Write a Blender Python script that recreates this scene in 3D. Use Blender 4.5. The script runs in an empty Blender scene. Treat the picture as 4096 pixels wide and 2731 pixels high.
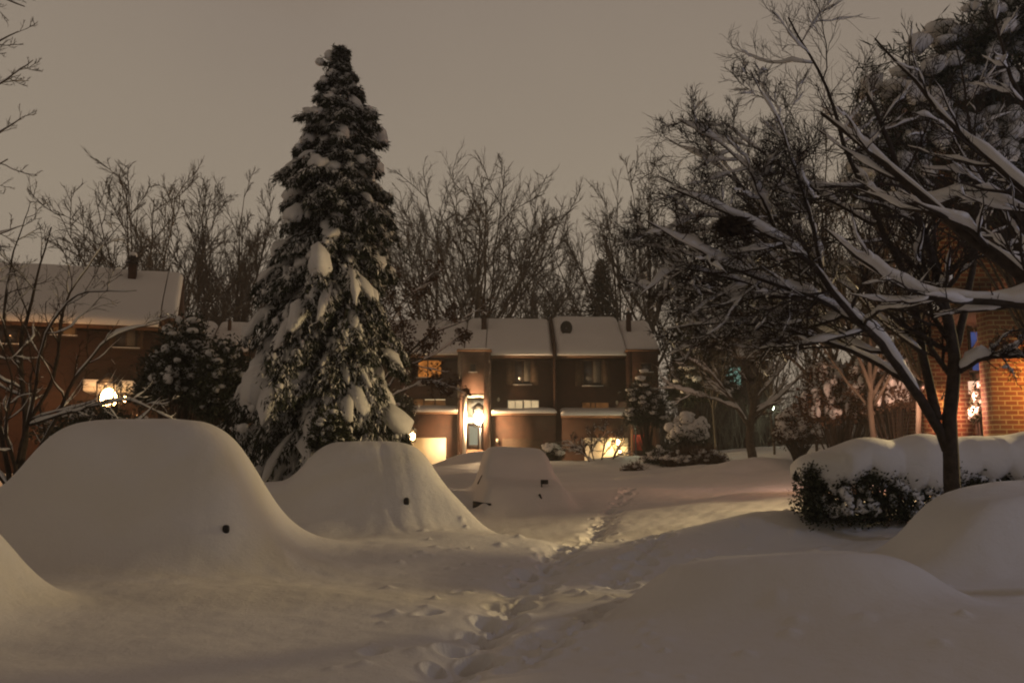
import bpy, math
import numpy as np
from mathutils import Vector
sc = bpy.context.scene
C = sc.collection
# ------------------------------------------------------------------ camera
CAMZ, FPX, TH = 1.6, 3700.0, math.radians(7.1)
cam_d = bpy.data.cameras.new('camera'); cam = bpy.data.objects.new('camera', cam_d); C.objects.link(cam)
cam_d.sensor_width = 36.0; cam_d.lens = 36.0 * FPX / 4096.0
cam_d.clip_start = 0.1; cam_d.clip_end = 2000.0
cam.location = (0, 0, CAMZ); cam.rotation_euler = (math.radians(90) + TH, 0, 0)
sc.camera = cam
# ------------------------------------------------------------------ world: overcast night sky lit by the town
w = bpy.data.worlds.new('World'); sc.world = w; w.use_nodes = True
nt = w.node_tree; nt.nodes.clear()
out = nt.nodes.new('ShaderNodeOutputWorld'); bg = nt.nodes.new('ShaderNodeBackground')
tc = nt.nodes.new('ShaderNodeTexCoord'); sep = nt.nodes.new('ShaderNodeSeparateXYZ'); rmp = nt.nodes.new('ShaderNodeValToRGB')
nz = nt.nodes.new('ShaderNodeTexNoise'); nz.inputs['Scale'].default_value = 2.0; nz.inputs['Detail'].default_value = 3
ad = nt.nodes.new('ShaderNodeMath'); ad.operation = 'MULTIPLY_ADD'; ad.inputs[1].default_value = 0.24
L = nt.links
L.new(tc.outputs['Generated'], sep.inputs[0]); L.new(tc.outputs['Generated'], nz.inputs['Vector'])
L.new(nz.outputs['Fac'], ad.inputs[0]); L.new(sep.outputs['Z'], ad.inputs[2]); L.new(ad.outputs[0], rmp.inputs[0])
cr = rmp.color_ramp
cr.elements[0].position = 0.12; cr.elements[0].color = (0.335, 0.272, 0.206, 1)
cr.elements[1].position = 1.0; cr.elements[1].color = (0.124, 0.080, 0.052, 1)
for p_, c_ in ((0.39, (0.292, 0.240, 0.182, 1)), (0.60, (0.232, 0.188, 0.150, 1)), (0.80, (0.152, 0.104, 0.070, 1))):
    e = cr.elements.new(p_); e.color = c_
mr = nt.nodes.new('ShaderNodeMapRange'); mr.interpolation_type = 'SMOOTHSTEP'   # sky behind dimmed, in place of houses and trees that would block it
mr.inputs[1].default_value = -0.6; mr.inputs[2].default_value = 0.75; mr.inputs[3].default_value = 0.62; mr.inputs[4].default_value = 1.0
L.new(sep.outputs['Y'], mr.inputs[0]); vm = nt.nodes.new('ShaderNodeVectorMath'); vm.operation = 'SCALE'
L.new(rmp.outputs[0], vm.inputs[0]); L.new(mr.outputs[0], vm.inputs['Scale']); L.new(vm.outputs[0], bg.inputs[0]); L.new(bg.outputs[0], out.inputs[0])
bg.inputs[1].default_value = 1.15
sc.view_settings.view_transform = 'Standard'; sc.view_settings.look = 'None'
sc.view_settings.exposure = 0.0; sc.view_settings.gamma = 1.0; sc.view_settings.use_curve_mapping = False
sc.cycles.max_bounces = 6; sc.cycles.diffuse_bounces = 3; sc.cycles.transparent_max_bounces = 6
sc.cycles.filter_width = 2.0
sc.cycles.sample_clamp_indirect = 2.0
sc.cycles.use_denoising = True

# ------------------------------------------------------------------ helpers
def P(X, Y, d):
    """world point at distance y = d seen at pixel (X, Y) of the 4096 px photo"""
    u = (X - 2048) / FPX; v = (1365.5 - Y) / FPX
    t = d / (math.cos(TH) - v * math.sin(TH))
    return np.array([u * t, d, CAMZ + t * (math.sin(TH) + v * math.cos(TH))])
def zz(Y, d): return P(2048, Y, d)[2]
def xx(X, d, Y=1600): return P(X, Y, d)[0]

def norm(v): return v / np.maximum(np.linalg.norm(v, axis=-1, keepdims=True), 1e-9)

class MB:
    def __init__(s): s.v = []; s.q = []; s.t = []; s.n = 0
    def add(s, v, q=None, t=None):
        v = np.asarray(v, float).reshape(-1, 3)
        if q is not None and len(q): s.q.append(np.asarray(q, int).reshape(-1, 4) + s.n)
        if t is not None and len(t): s.t.append(np.asarray(t, int).reshape(-1, 3) + s.n)
        s.v.append(v); s.n += len(v); return s
    def box(s, x0, x1, y0, y1, z0, z1):
        v = [(x, y, z) for z in (z0, z1) for y in (y0, y1) for x in (x0, x1)]
        return s.add(v, [(0, 2, 3, 1), (4, 5, 7, 6), (0, 1, 5, 4), (2, 6, 7, 3), (0, 4, 6, 2), (1, 3, 7, 5)])
    def prism(s, poly, axis_vec, base=(0, 0, 0)):
        """poly: list of 3D points of one end; extruded along axis_vec"""
        p = np.array(poly, float); n = len(p); a = np.array(axis_vec, float)
        v = np.vstack([p, p + a])
        q = [(i, (i + 1) % n, n + (i + 1) % n, n + i) for i in range(n)]
        t = [(0, i + 1, i) for i in range(1, n - 1)] + [(n, n + i, n + i + 1) for i in range(1, n - 1)]
        return s.add(v, q, t)
    def tube(s, pts, rad, sides=8):
        tubes(s, np.array([pts], float), np.array([rad], float), sides); return s
    def build(s, name, mat, parent=None, smooth=False, normals=None):
        me = bpy.data.meshes.new(name)
        v = np.vstack(s.v) if s.v else np.zeros((0, 3))
        q = np.vstack(s.q) if s.q else np.zeros((0, 4), int)
        t = np.vstack(s.t) if s.t else np.zeros((0, 3), int)
        nl = q.size + t.size; nf = len(q) + len(t)
        me.vertices.add(len(v)); me.vertices.foreach_set('co', v.astype(np.float32).ravel())
        me.loops.add(nl); me.loops.foreach_set('vertex_index', np.concatenate([q.ravel(), t.ravel()]).astype(np.int32))
        me.polygons.add(nf)
        st = np.concatenate([np.arange(len(q)) * 4, q.size + np.arange(len(t)) * 3]).astype(np.int32)
        me.polygons.foreach_set('loop_start', st)
        me.update(calc_edges=True)
        if smooth: me.polygons.foreach_set('use_smooth', np.ones(nf, bool))
        if normals is not None: me.normals_split_custom_set_from_vertices(normals.tolist())
        for m in (mat if isinstance(mat, (list, tuple)) else [mat]): me.materials.append(m)
        o = bpy.data.objects.new(name, me); C.objects.link(o)
        if parent: o.parent = parent
        if parent is not None and parent.location.length > 0:
            o.matrix_parent_inverse = Matrix_T(parent.location)
        return o
from mathutils import Matrix
def Matrix_T(l): return Matrix.Translation(-Vector(l))

def tubes(mb, Pt, R, sides, up_off=None, squash=None, rough=0.0):
    """batch of tapered tubes. Pt (B,N,3) R (B,N)"""
    B, N, _ = Pt.shape
    if B == 0: return
    T = np.empty_like(Pt); T[:, 1:-1] = Pt[:, 2:] - Pt[:, :-2]; T[:, 0] = Pt[:, 1] - Pt[:, 0]; T[:, -1] = Pt[:, -1] - Pt[:, -2]
    T = norm(T)
    m = norm(Pt[:, -1] - Pt[:, 0])
    ref = np.where(np.abs(m[:, 2:3]) > 0.75, np.array([[1.0, 0.1, 0]]), np.array([[0, 0, 1.0]]))[:, None, :]
    n1 = norm(np.cross(T, np.broadcast_to(ref, T.shape))); n2 = np.cross(n1, T)
    a = np.arange(sides) * 2 * math.pi / sides
    c, sn = np.cos(a)[None, None, :, None], np.sin(a)[None, None, :, None]
    if squash is None: r1 = r2 = R[:, :, None, None]
    else: r1 = squash[0][:, :, None, None]; r2 = squash[1][:, :, None, None]
    if rough:
        ph = np.abs(np.sin(Pt[:, :1, :1] * 91.7 + Pt[:, :1, 1:2] * 37.3))[..., None] * 40
        k = 1 + rough * (np.sin(a[None, None, :, None] * 2 + np.arange(N)[None, :, None, None] * 1.9 + ph) + np.sin(a[None, None, :, None] * 3 - np.arange(N)[None, :, None, None] * 1.3 + ph * 1.7)) * .6
        r1 = r1 * k; r2 = r2 * k
    V = Pt[:, :, None, :] + n1[:, :, None, :] * c * r1 + n2[:, :, None, :] * sn * r2
    if up_off is not None: V = V + np.array([0, 0, 1.0]) * up_off[:, :, None, None]
    idx = np.arange(B * N * sides).reshape(B, N, sides)
    i0 = idx[:, :-1]; i1 = idx[:, 1:]
    q = np.stack([i0, np.roll(i0, -1, 2), np.roll(i1, -1, 2), i1], -1).reshape(-1, 4)
    t = []
    if sides == 3: t = np.concatenate([idx[:, -1, :].reshape(-1, 3), idx[:, 0, ::-1].reshape(-1, 3)])
    else:
        for k in range(1, sides - 1):
            t.append(np.stack([idx[:, -1, 0], idx[:, -1, k], idx[:, -1, k + 1]], -1)); t.append(np.stack([idx[:, 0, 0], idx[:, 0, k + 1], idx[:, 0, k]], -1))
        t = np.concatenate(t)
    mb.add(V.reshape(-1, 3), q, t)

def ico(sub=1):
    import bmesh
    bm = bmesh.new(); bmesh.ops.create_icosphere(bm, subdivisions=sub, radius=1.0)
    v = np.array([x.co[:] for x in bm.verts]); f = np.array([[l.index for l in p.verts] for p in bm.faces]); bm.free(); return v, f
ICO = {1: ico(1), 2: ico(2), 3: ico(3)}
def blobs(mb, cen, scl, rng, sub=2, yaw=None, rough=0.18, tilt=None):
    """batch of lumpy ellipsoids. cen (B,3) scl (B,3)"""
    v, f = ICO[sub]; B = len(cen)
    if B == 0: return
    ph = rng.uniform(0, 6.28, (B, 1, 4))
    n = (np.sin(v[None, :, 0] * 3.1 + ph[..., 0]) + np.sin(v[None, :, 1] * 3.7 + ph[..., 1]) + np.sin(v[None, :, 2] * 3.3 + ph[..., 2])
         + 0.7 * np.sin((v[None, :, 0] + v[None, :, 1]) * 6.1 + ph[..., 3])) / 3.0
    V = v[None] * (1 + rough * n[..., None]) * scl[:, None, :]
    if tilt is not None:   # tilt about local x
        ct, s_ = np.cos(tilt)[:, None], np.sin(tilt)[:, None]
        V = np.stack([V[..., 0], V[..., 1] * ct - V[..., 2] * s_, V[..., 1] * s_ + V[..., 2] * ct], -1)
    if yaw is None: yaw = rng.uniform(0, 6.28, B)
    c, s_ = np.cos(yaw)[:, None], np.sin(yaw)[:, None]
    V = np.stack([V[..., 0] * c - V[..., 1] * s_, V[..., 0] * s_ + V[..., 1] * c, V[..., 2]], -1) + cen[:, None, :]
    F = f[None] + (np.arange(B) * len(v))[:, None, None]
    mb.add(V.reshape(-1, 3), None, F.reshape(-1, 3))
def shards(mb, cen, length, width, rng, d=None, droop=0.0):
    """batch of leaf / needle-tuft quads"""
    B = len(cen)
    if d is None: d = rng.normal(size=(B, 3))
    d = norm(d + rng.normal(size=(B, 3)) * 0.35 + np.array([0, 0, -droop]))
    s_ = norm(np.cross(d, rng.normal(size=(B, 3))))
    l = (length * rng.uniform(0.6, 1.3, B))[:, None]; ww = (width * rng.uniform(0.6, 1.3, B))[:, None]
    a = cen - d * l * 0.3
    V = np.stack([a, a + d * l * 0.55 + s_ * ww, a + d * l * 1.2, a + d * l * 0.5 - s_ * ww], 1)
    mb.add(V.reshape(-1, 3), np.arange(B * 4).reshape(-1, 4))

def resample(pts, N, wig=0, rng=None):
    pts = np.array(pts, float); s_ = np.r_[0, np.cumsum(np.linalg.norm(np.diff(pts, axis=0), axis=1))]
    t = np.linspace(0, s_[-1], N)
    # smooth by Catmull-like cubic through numpy interp of a denser smoothed line
    o = np.stack([np.interp(t, s_, pts[:, k]) for k in range(3)], -1)
    if N > 4:
        for _ in range(2): o[1:-1] = 0.25 * o[:-2] + 0.5 * o[1:-1] + 0.25 * o[2:]
    if wig and rng is not None: o[1:] += np.cumsum(rng.normal(size=(N - 1, 3)), 0) * wig * s_[-1] / N
    return o
def grow(rng, Pt, R, k, t0, t1, lenf, ang, npts, up=0.1, wig=0.2, rf=0.6, rmin=0.004, lmin=0.0, taper=0.35, bias=None, tiplen=0.55):
    B, N, _ = Pt.shape
    if B == 0: return np.zeros((0, npts, 3)), np.zeros((0, npts))
    seg = np.linalg.norm(np.diff(Pt, axis=1), axis=2).sum(1)
    idx = np.repeat(np.arange(B), k); j = np.tile(np.arange(k), B)
    t = t0 + (t1 - t0) * (j + rng.uniform(0, 1, len(j))) / k
    f = t * (N - 1); i0 = np.minimum(f.astype(int), N - 2); fr = (f - i0)[:, None]
    pos = Pt[idx, i0] * (1 - fr) + Pt[idx, i0 + 1] * fr
    r0 = (R[idx, i0] * (1 - fr[:, 0]) + R[idx, i0 + 1] * fr[:, 0])
    tan = norm(Pt[idx, i0 + 1] - Pt[idx, i0])
    ln = seg[idx] * lenf * (1 - tiplen * (t - t0) / max(t1 - t0, 1e-6)) * rng.uniform(0.65, 1.25, len(idx)); ln = np.maximum(ln, lmin)
    pr = rng.normal(size=(len(idx), 3)); pr -= (pr * tan).sum(1, keepdims=True) * tan; pr = norm(pr)
    a = (ang * rng.uniform(0.7, 1.3, len(idx)))[:, None]
    d = norm(tan * np.cos(a) + pr * np.sin(a) + (0 if bias is None else np.array(bias)))
    out = np.zeros((len(idx), npts, 3)); out[:, 0] = pos; st = (ln / (npts - 1))[:, None]
    for q in range(1, npts):
        d = norm(d + rng.normal(size=d.shape) * wig + np.array([0, 0, up])); out[:, q] = out[:, q - 1] + d * st
    rr = np.maximum(r0 * rf, rmin)[:, None] * np.linspace(1, taper, npts)[None]
    return out, np.maximum(rr, rmin * 0.7)
def snow_on(mb, Pt, R, rng, thick=1.0, wmin=0.01, keep=1.0, steep=0.93):
    """snow ridge lying along the top of each branch"""
    if len(Pt) == 0: return
    T = norm(Pt[:, -1] - Pt[:, 0]); m = (np.abs(T[:, 2]) < steep) & (rng.uniform(size=len(Pt)) < keep)
    Q = Pt[m]; r = R[m]
    if len(Q) == 0: return
    B, N, _ = Q.shape
    flat = np.sqrt(np.clip(1 - norm(np.gradient(Q, axis=1))[..., 2] ** 2, 0, 1))
    var = 1 + 0.35 * np.sin(np.linspace(0, 11, N)[None] + rng.uniform(0, 6, (B, 1))) + rng.normal(size=(B, N)) * 0.28
    ww = (r * 1.05 + wmin * thick * 0.8) * flat * np.clip(var, 0.4, 1.6); hh = (r * 0.7 + wmin * thick * 0.95) * flat ** 1.5 * np.clip(var, 0.4, 1.6)
    ww[:, -1] *= 0.12; hh[:, -1] *= 0.12; ww[:, -2] *= .5; hh[:, -2] *= .45; ww[:, -3] *= .8; hh[:, -3] *= .75; ww[:, 0] *= .3; hh[:, 0] *= .3; ww[:, 1] *= .75; hh[:, 1] *= .75
    ww = np.maximum(ww, 0.002); hh = np.maximum(hh, 0.002)
    tubes(mb, Q, r, 7, up_off=r * 0.6 + hh * 0.75, squash=(ww, hh), rough=.22)

# ---------- materials
def new_mat(name):
    m = bpy.data.materials.new(name); m.use_nodes = True
    return m, m.node_tree, m.node_tree.nodes['Principled BSDF']
def mat(name, col, rough=0.8, var=0.25, scale=6.0, bump=0.0, bscale=30.0, metal=0.0, spec=0.3):
    m, t, b = new_mat(name); b.inputs['Roughness'].default_value = rough; b.inputs['Metallic'].default_value = metal
    b.inputs['Specular IOR Level'].default_value = spec
    co = t.nodes.new('ShaderNodeTexCoord'); n = t.nodes.new('ShaderNodeTexNoise'); n.inputs['Scale'].default_value = scale; n.inputs['Detail'].default_value = 4
    r = t.nodes.new('ShaderNodeValToRGB'); c = np.array(col)
    r.color_ramp.elements[0].position = 0.3; r.color_ramp.elements[1].position = 0.7
    r.color_ramp.elements[0].color = (*np.clip(c * (1 - var), 0, 1), 1); r.color_ramp.elements[1].color = (*np.clip(c * (1 + var), 0, 1), 1)
    t.links.new(co.outputs['Object'], n.inputs['Vector']); t.links.new(n.outputs['Fac'], r.inputs[0]); t.links.new(r.outputs[0], b.inputs['Base Color'])
    if bump:
        n2 = t.nodes.new('ShaderNodeTexNoise'); n2.inputs['Scale'].default_value = bscale; n2.inputs['Detail'].default_value = 5
        bp = t.nodes.new('ShaderNodeBump'); bp.inputs['Strength'].default_value = bump; bp.inputs['Distance'].default_value = 0.02
        t.links.new(co.outputs['Object'], n2.inputs['Vector']); t.links.new(n2.outputs['Fac'], bp.inputs['Height']); t.links.new(bp.outputs[0], b.inputs['Normal'])
    return m
def brick_mat(name, c1, c2, mortar, wdt=0.22, hgt=0.075, msz=0.01):
    m, t, b = new_mat(name); b.inputs['Roughness'].default_value = 0.85
    co = t.nodes.new('ShaderNodeTexCoord'); sp = t.nodes.new('ShaderNodeSeparateXYZ'); cb = t.nodes.new('ShaderNodeCombineXYZ')
    am = t.nodes.new('ShaderNodeMath'); am.operation = 'ADD'
    t.links.new(co.outputs['Object'], sp.inputs[0]); t.links.new(sp.outputs[0], am.inputs[0]); t.links.new(sp.outputs[1], am.inputs[1])
    t.links.new(am.outputs[0], cb.inputs[0]); t.links.new(sp.outputs[2], cb.inputs[1])
    br = t.nodes.new('ShaderNodeTexBrick'); br.inputs['Scale'].default_value = 1.0; br.inputs['Brick Width'].default_value = wdt
    br.inputs['Row Height'].default_value = hgt; br.inputs['Mortar Size'].default_value = msz; br.inputs['Mortar Smooth'].default_value = 0.3
    br.inputs['Color1'].default_value = (*c1, 1); br.inputs['Color2'].default_value = (*c2, 1); br.inputs['Mortar'].default_value = (*mortar, 1)
    n = t.nodes.new('ShaderNodeTexNoise'); n.inputs['Scale'].default_value = 3.0; n.inputs['Detail'].default_value = 6
    mx = t.nodes.new('ShaderNodeMix'); mx.data_type = 'RGBA'; mx.blend_type = 'MULTIPLY'; mx.inputs[0].default_value = 0.7
    rr = t.nodes.new('ShaderNodeValToRGB'); rr.color_ramp.elements[0].position = 0.3; rr.color_ramp.elements[0].color = (0.5, 0.5, 0.5, 1); rr.color_ramp.elements[1].position = 0.7
    t.links.new(cb.outputs[0], br.inputs['Vector']); t.links.new(co.outputs['Object'], n.inputs['Vector']); t.links.new(n.outputs['Fac'], rr.inputs[0])
    t.links.new(br.outputs['Color'], mx.inputs[6]); t.links.new(rr.outputs[0], mx.inputs[7]); t.links.new(mx.outputs[2], b.inputs['Base Color'])
    bp = t.nodes.new('ShaderNodeBump'); bp.inputs['Strength'].default_value = 0.5; bp.inputs['Distance'].default_value = 0.01; bp.invert = True
    t.links.new(br.outputs['Fac'], bp.inputs['Height']); t.links.new(bp.outputs[0], b.inputs['Normal'])
    return m
def emit(name, col, strength, var=0.0, scale=3.0):
    m = bpy.data.materials.new(name); m.use_nodes = True; t = m.node_tree; t.nodes.clear()
    o = t.nodes.new('ShaderNodeOutputMaterial'); e_ = t.nodes.new('ShaderNodeEmission'); e_.inputs[0].default_value = (*col, 1); e_.inputs[1].default_value = strength
    if var:
        co = t.nodes.new('ShaderNodeTexCoord'); n = t.nodes.new('ShaderNodeTexNoise'); n.inputs['Scale'].default_value = scale; n.inputs['Detail'].default_value = 3
        mp = t.nodes.new('ShaderNodeMapRange'); mp.inputs[1].default_value = 0.3; mp.inputs[2].default_value = 0.7; mp.inputs[3].default_value = strength * (1 - var); mp.inputs[4].default_value = strength * (1 + var)
        t.links.new(co.outputs['Object'], n.inputs['Vector']); t.links.new(n.outputs['Fac'], mp.inputs[0]); t.links.new(mp.outputs[0], e_.inputs[1])
    t.links.new(e_.outputs[0], o.inputs[0]); return m
def snow_mat():
    m, t, b = new_mat('snow'); b.inputs['Roughness'].default_value = 0.65; b.inputs['Specular IOR Level'].default_value = 0.2
    co = t.nodes.new('ShaderNodeTexCoord'); n = t.nodes.new('ShaderNodeTexNoise'); n.inputs['Scale'].default_value = 0.7; n.inputs['Detail'].default_value = 5
    r = t.nodes.new('ShaderNodeValToRGB'); r.color_ramp.elements[0].color = (0.74, 0.74, 0.75, 1); r.color_ramp.elements[1].color = (0.83, 0.83, 0.84, 1)
    n2 = t.nodes.new('ShaderNodeTexNoise'); n2.inputs['Scale'].default_value = 7; n2.inputs['Detail'].default_value = 10; n2.inputs['Roughness'].default_value = 0.68
    bp = t.nodes.new('ShaderNodeBump'); bp.inputs['Strength'].default_value = 0.6; bp.inputs['Distance'].default_value = 0.03
    for a_, b_ in ((co.outputs['Object'], n.inputs['Vector']), (co.outputs['Object'], n2.inputs['Vector']), (n.outputs['Fac'], r.inputs[0]),
                   (r.outputs[0], b.inputs['Base Color']), (n2.outputs['Fac'], bp.inputs['Height']), (bp.outputs[0], b.inputs['Normal'])): t.links.new(a_, b_)
    return m
M = dict(
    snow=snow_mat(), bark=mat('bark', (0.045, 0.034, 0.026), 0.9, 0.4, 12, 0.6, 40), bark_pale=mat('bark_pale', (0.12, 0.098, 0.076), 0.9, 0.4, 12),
    needle=mat('needle', (0.028, 0.036, 0.022), 0.7, 0.45, 3), leaf=mat('leaf', (0.036, 0.044, 0.024), 0.5, 0.5, 5), dead_leaf=mat('dead_leaf', (0.085, 0.05, 0.03), 0.8, 0.4, 5),
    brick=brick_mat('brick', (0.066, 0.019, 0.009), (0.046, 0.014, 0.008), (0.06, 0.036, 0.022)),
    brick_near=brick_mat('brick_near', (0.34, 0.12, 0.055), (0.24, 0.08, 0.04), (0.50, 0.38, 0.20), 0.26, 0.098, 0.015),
    wood=mat('dark_wood', (0.055, 0.035, 0.024), 0.8, 0.3, 8), trim=mat('brown_trim', (0.10, 0.05, 0.028), 0.7, 0.2, 8),
    white=mat('white_paint', (0.72, 0.70, 0.66), 0.5, 0.06, 4), cream=mat('cream_paint', (0.60, 0.56, 0.46), 0.5, 0.06, 2),
    glass=mat('dark_glass', (0.03, 0.03, 0.035), 0.12, 0.1, 2, spec=0.6), red=mat('red_paint', (0.45, 0.05, 0.03), 0.6, 0.1, 3),
    metal=mat('dark_metal', (0.03, 0.03, 0.03), 0.45, 0.2, 8, metal=0.6), plastic=mat('black_plastic', (0.02, 0.02, 0.022), 0.5, 0.2, 8),
    curtain=mat('grey_curtain', (0.11, 0.10, 0.09), 0.9, 0.1, 4), step=mat('brick_step', (0.28, 0.16, 0.10), 0.85, 0.2, 6), roofing=mat('dark_shingle', (0.05, 0.045, 0.04), 0.9, 0.3, 8),
    win_warm=emit('lit_curtain', (1.0, 0.72, 0.38), 0.62, 0.18, 2.0), win_orange=emit('orange_lit_window', (1.0, 0.33, 0.06), 0.34, 0.5, 3.0),
    win_dim=emit('dim_lit_window', (1.0, 0.40, 0.12), 0.09, 0.5, 3.0), win_green=emit('green_lit_window', (0.55, 1.0, 0.8), 0.25, 0.6, 3.0),
    win_blue=emit('blue_lit_window', (0.13, 0.2, 0.62), 0.28, 0.3, 3.0), door_glass=emit('lit_door_glass', (0.75, 0.72, 0.50), 0.42, 0.1, 1.0),
    bulb_white=emit('white_bulb', (1.0, 0.88, 0.66), 60), bulb_orange=emit('orange_bulb', (1.0, 0.55, 0.2), 50), bulb_green=emit('greenish_bulb', (0.85, 1.0, 0.7), 40),
    bulb_cool=emit('cool_bulb', (0.7, 0.8, 1.0), 20), pink_glow=emit('pink_panel_glow', (1.0, 0.62, 0.42), 1.1),
)

def tag(o, label=None, cat=None, group=None, kind=None):
    if label: o['label'] = label
    if cat: o['category'] = cat
    if group: o['group'] = group
    if kind: o['kind'] = kind
    return o
def empty(name, loc, label, cat, group=None):
    o = bpy.data.objects.new(name, None); o.location = tuple(float(a) for a in loc); o.empty_display_size = 0.3; C.objects.link(o)
    return tag(o, label, cat, group)
def point(parent, loc, col, watts, size=0.08):
    l = bpy.data.lights.new('lamp_light', 'POINT'); l.energy = watts; l.color = col; l.shadow_soft_size = size
    o = bpy.data.objects.new('lamp_light', l); C.objects.link(o); o.parent = parent
    o.location = Vector([float(a) for a in loc]) - parent.location
    return o

# ------------------------------------------------------------------ the ground surface
CTRL = []
def cp(X, Y, d): CTRL.append(P(X, Y, d))
for x, y, z in [(-12, 1, 0), (-6, 1, 0), (0, 1, 0), (6, 1, .1), (12, 1, .2), (-3, 5, 0), (0, 4, 0), (3, 5, .05), (-9, 6, 0), (9, 5, .3), (-3, 8, 0), (0, 7, 0), (0, 9.5, 0), (-2, 11, 0.03), (1, 12, 0.02),
                (1, 14.5, 0.02), (-12, 12, .1), (-12, 18, .3), (-6, 18, .2), (2, 18, .08), (0.5, 21, .06), (-10, 25, .6), (-20, 30, .9), (-30, 15, .5), (-30, 45, 1.0), (-14, 35, .8),
                (4.5, 12, .28), (6, 12.5, .42), (9, 12, .6), (14, 12, .7), (16, 20, .8), (25, 10, 1.0), (25, 30, 1.8), (8, 17, .7), (4.5, 19, .42), (12, 25, 1.2)]:
    CTRL.append(np.array([x, y, z]))
for a in [(2100, 2045, 25), (1800, 1960, 27), (1750, 1870, 33), (2350, 1950, 29), (2700, 1950, 29), (2400, 1885, 36), (2650, 1880, 37), (2900, 1872, 37), (3020, 1868, 38), (3000, 1850, 42),
          (3150, 1822, 45), (2100, 1850, 45), (1700, 1905, 45), (2500, 1852, 45), (2200, 1858, 50), (1500, 1900, 50), (2700, 1830, 50), (3000, 1792, 58), (3400, 1780, 55), (700, 1880, 40), (2600, 1840, 58), (1200, 1880, 58),
          (3250, 2020, 19), (2800, 2010, 20.5), (3500, 1850, 32)]: cp(*a)
CT = np.array(CTRL)
def _phi(r2): return 0.5 * r2 * np.log(r2 + 1e-6)
n_ = len(CT); K = _phi(((CT[:, None, :2] - CT[None, :, :2]) ** 2).sum(-1)) + np.eye(n_) * 6.0
Pm = np.c_[np.ones(n_), CT[:, :2]]; A = np.block([[K, Pm], [Pm.T, np.zeros((3, 3))]])
WC = np.linalg.solve(A, np.r_[CT[:, 2], 0, 0, 0])
def sstep(x, a, b): t = np.clip((x - a) / (b - a), 0, 1); return t * t * (3 - 2 * t)
def vnoise(x, y, s, seed=0):
    r = np.random.RandomState(seed); o = 0
    for _ in range(7):
        a = r.uniform(0, 6.28); f = s * r.uniform(0.6, 1.7); o = o + np.sin((x * math.cos(a) + y * math.sin(a)) * f + r.uniform(0, 6.28) + 1.3 * np.sin((x * math.sin(a) - y * math.cos(a)) * f * 0.7 + r.uniform(0, 6.28)))
    return o / 4.0
def F(t, n): return 1.0 / (1.0 + np.abs(t) ** n)
def loc(x, y, c, yaw):
    dx, dy = x - c[0], y - c[1]; a = math.radians(yaw); return dx * math.cos(a) + dy * math.sin(a), -dx * math.sin(a) + dy * math.cos(a)
# ridge(s): explicit drifts (x, y, yaw, half length, half width, height, power)
DRIFT = []
def drift(X, Y, d, yaw, hl, hw, h, n=2.6): DRIFT.append((P(X, Y, d)[:2], yaw, hl, hw, h, n))
drift(3150, 2250, 8.8, -12, 1.35, .9, .50, 7); drift(3900, 2420, 7.2, -28, 1.9, 1.0, .28, 3)
drift(3350, 2225, 9.6, -8, .26, .2, .16, 3); drift(2960, 2215, 11.2, 0, .5, .4, .16, 3)
drift(2930, 2090, 14.6, 4, 1.5, .75, .26, 3.2); drift(3350, 2100, 14.6, -4, 1.8, .7, .22, 3); drift(2640, 2140, 13.2, 35, 1.3, .8, .18, 3)
drift(1880, 2110, 15.0, -5, 1.5, 1.0, .34, 3); drift(1450, 2150, 13.6, -20, 2.0, 1.0, .22, 3)
drift(800, 2330, 10.4, -8, 2.2, .8, .12, 3); drift(2150, 2680, 6.3, 10, .9, .5, .10, 3)
drift(1850, 1835, 42, 3, 1.3, 1.1, .55, 3); drift(2010, 1835, 42, 0, 1.2, 1.0, .5, 3); drift(1930, 1850, 39, 0, 1.4, 1.2, .15, 3); drift(2500, 1835, 44, 0, 1.6, 1.2, .3, 3)
drift(1800, 2000, 25, 10, 1.0, 1.2, .35, 3); drift(1930, 1940, 30, 0, 2.0, 1.5, .2, 3); drift(3080, 1850, 34, 60, 3.0, 1.5, .35, 3); drift(2450, 2010, 26, 5, 2.2, 1.1, .22, 3); drift(2950, 1870, 32, 30, 2.0, 1.0, .2, 3)
# cars: centre, yaw, [ (u, v, half length, half width, height, power) ... ]
CARS = {
    'edge': ((-7.4, 9.1), -3, [(0, 0, 2.3, 1.0, 1.10, 10), (-.1, 0, 1.95, .9, 1.8, 9)]),
    'suv': ((-5.95, 12.7), 3, [(-.05, 0, 2.60, 1.05, 1.05, 8), (.90, 0, 1.62, 1.0, 2.0, 5.6)]),
    'wagon': ((-2.95, 16.7), 2, [(0, 0, 2.25, 1.05, 1.05, 9), (.42, 0, 1.34, 1.0, 1.74, 5.8)]),
    'small': ((0.1, 25.6), 4, [(0.12, -.3, 1.14, 1.8, .70, 14), (0.03, 0.3, 1.0, 1.2, 1.30, 12)]),
    'right': ((7.3, 10.8), -4, [(0, 0, 2.6, 1.05, .50, 9), (-.1, .0, 2.4, .9, .84, 12)]),
}
def car_h(name, x, y):
    c, yaw, parts = CARS[name]; u, v = loc(x, y, c, yaw); s_ = 0
    for (pu, pv, a, b, h, n) in parts: s_ = s_ + (h * (1 - .07 * np.clip(((u - pu) / a) ** 2, 0, 1.5)) * F((u - pu) / a, n) * F((v - pv) / b, n - 1)) ** 4
    return s_ ** 0.25
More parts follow.
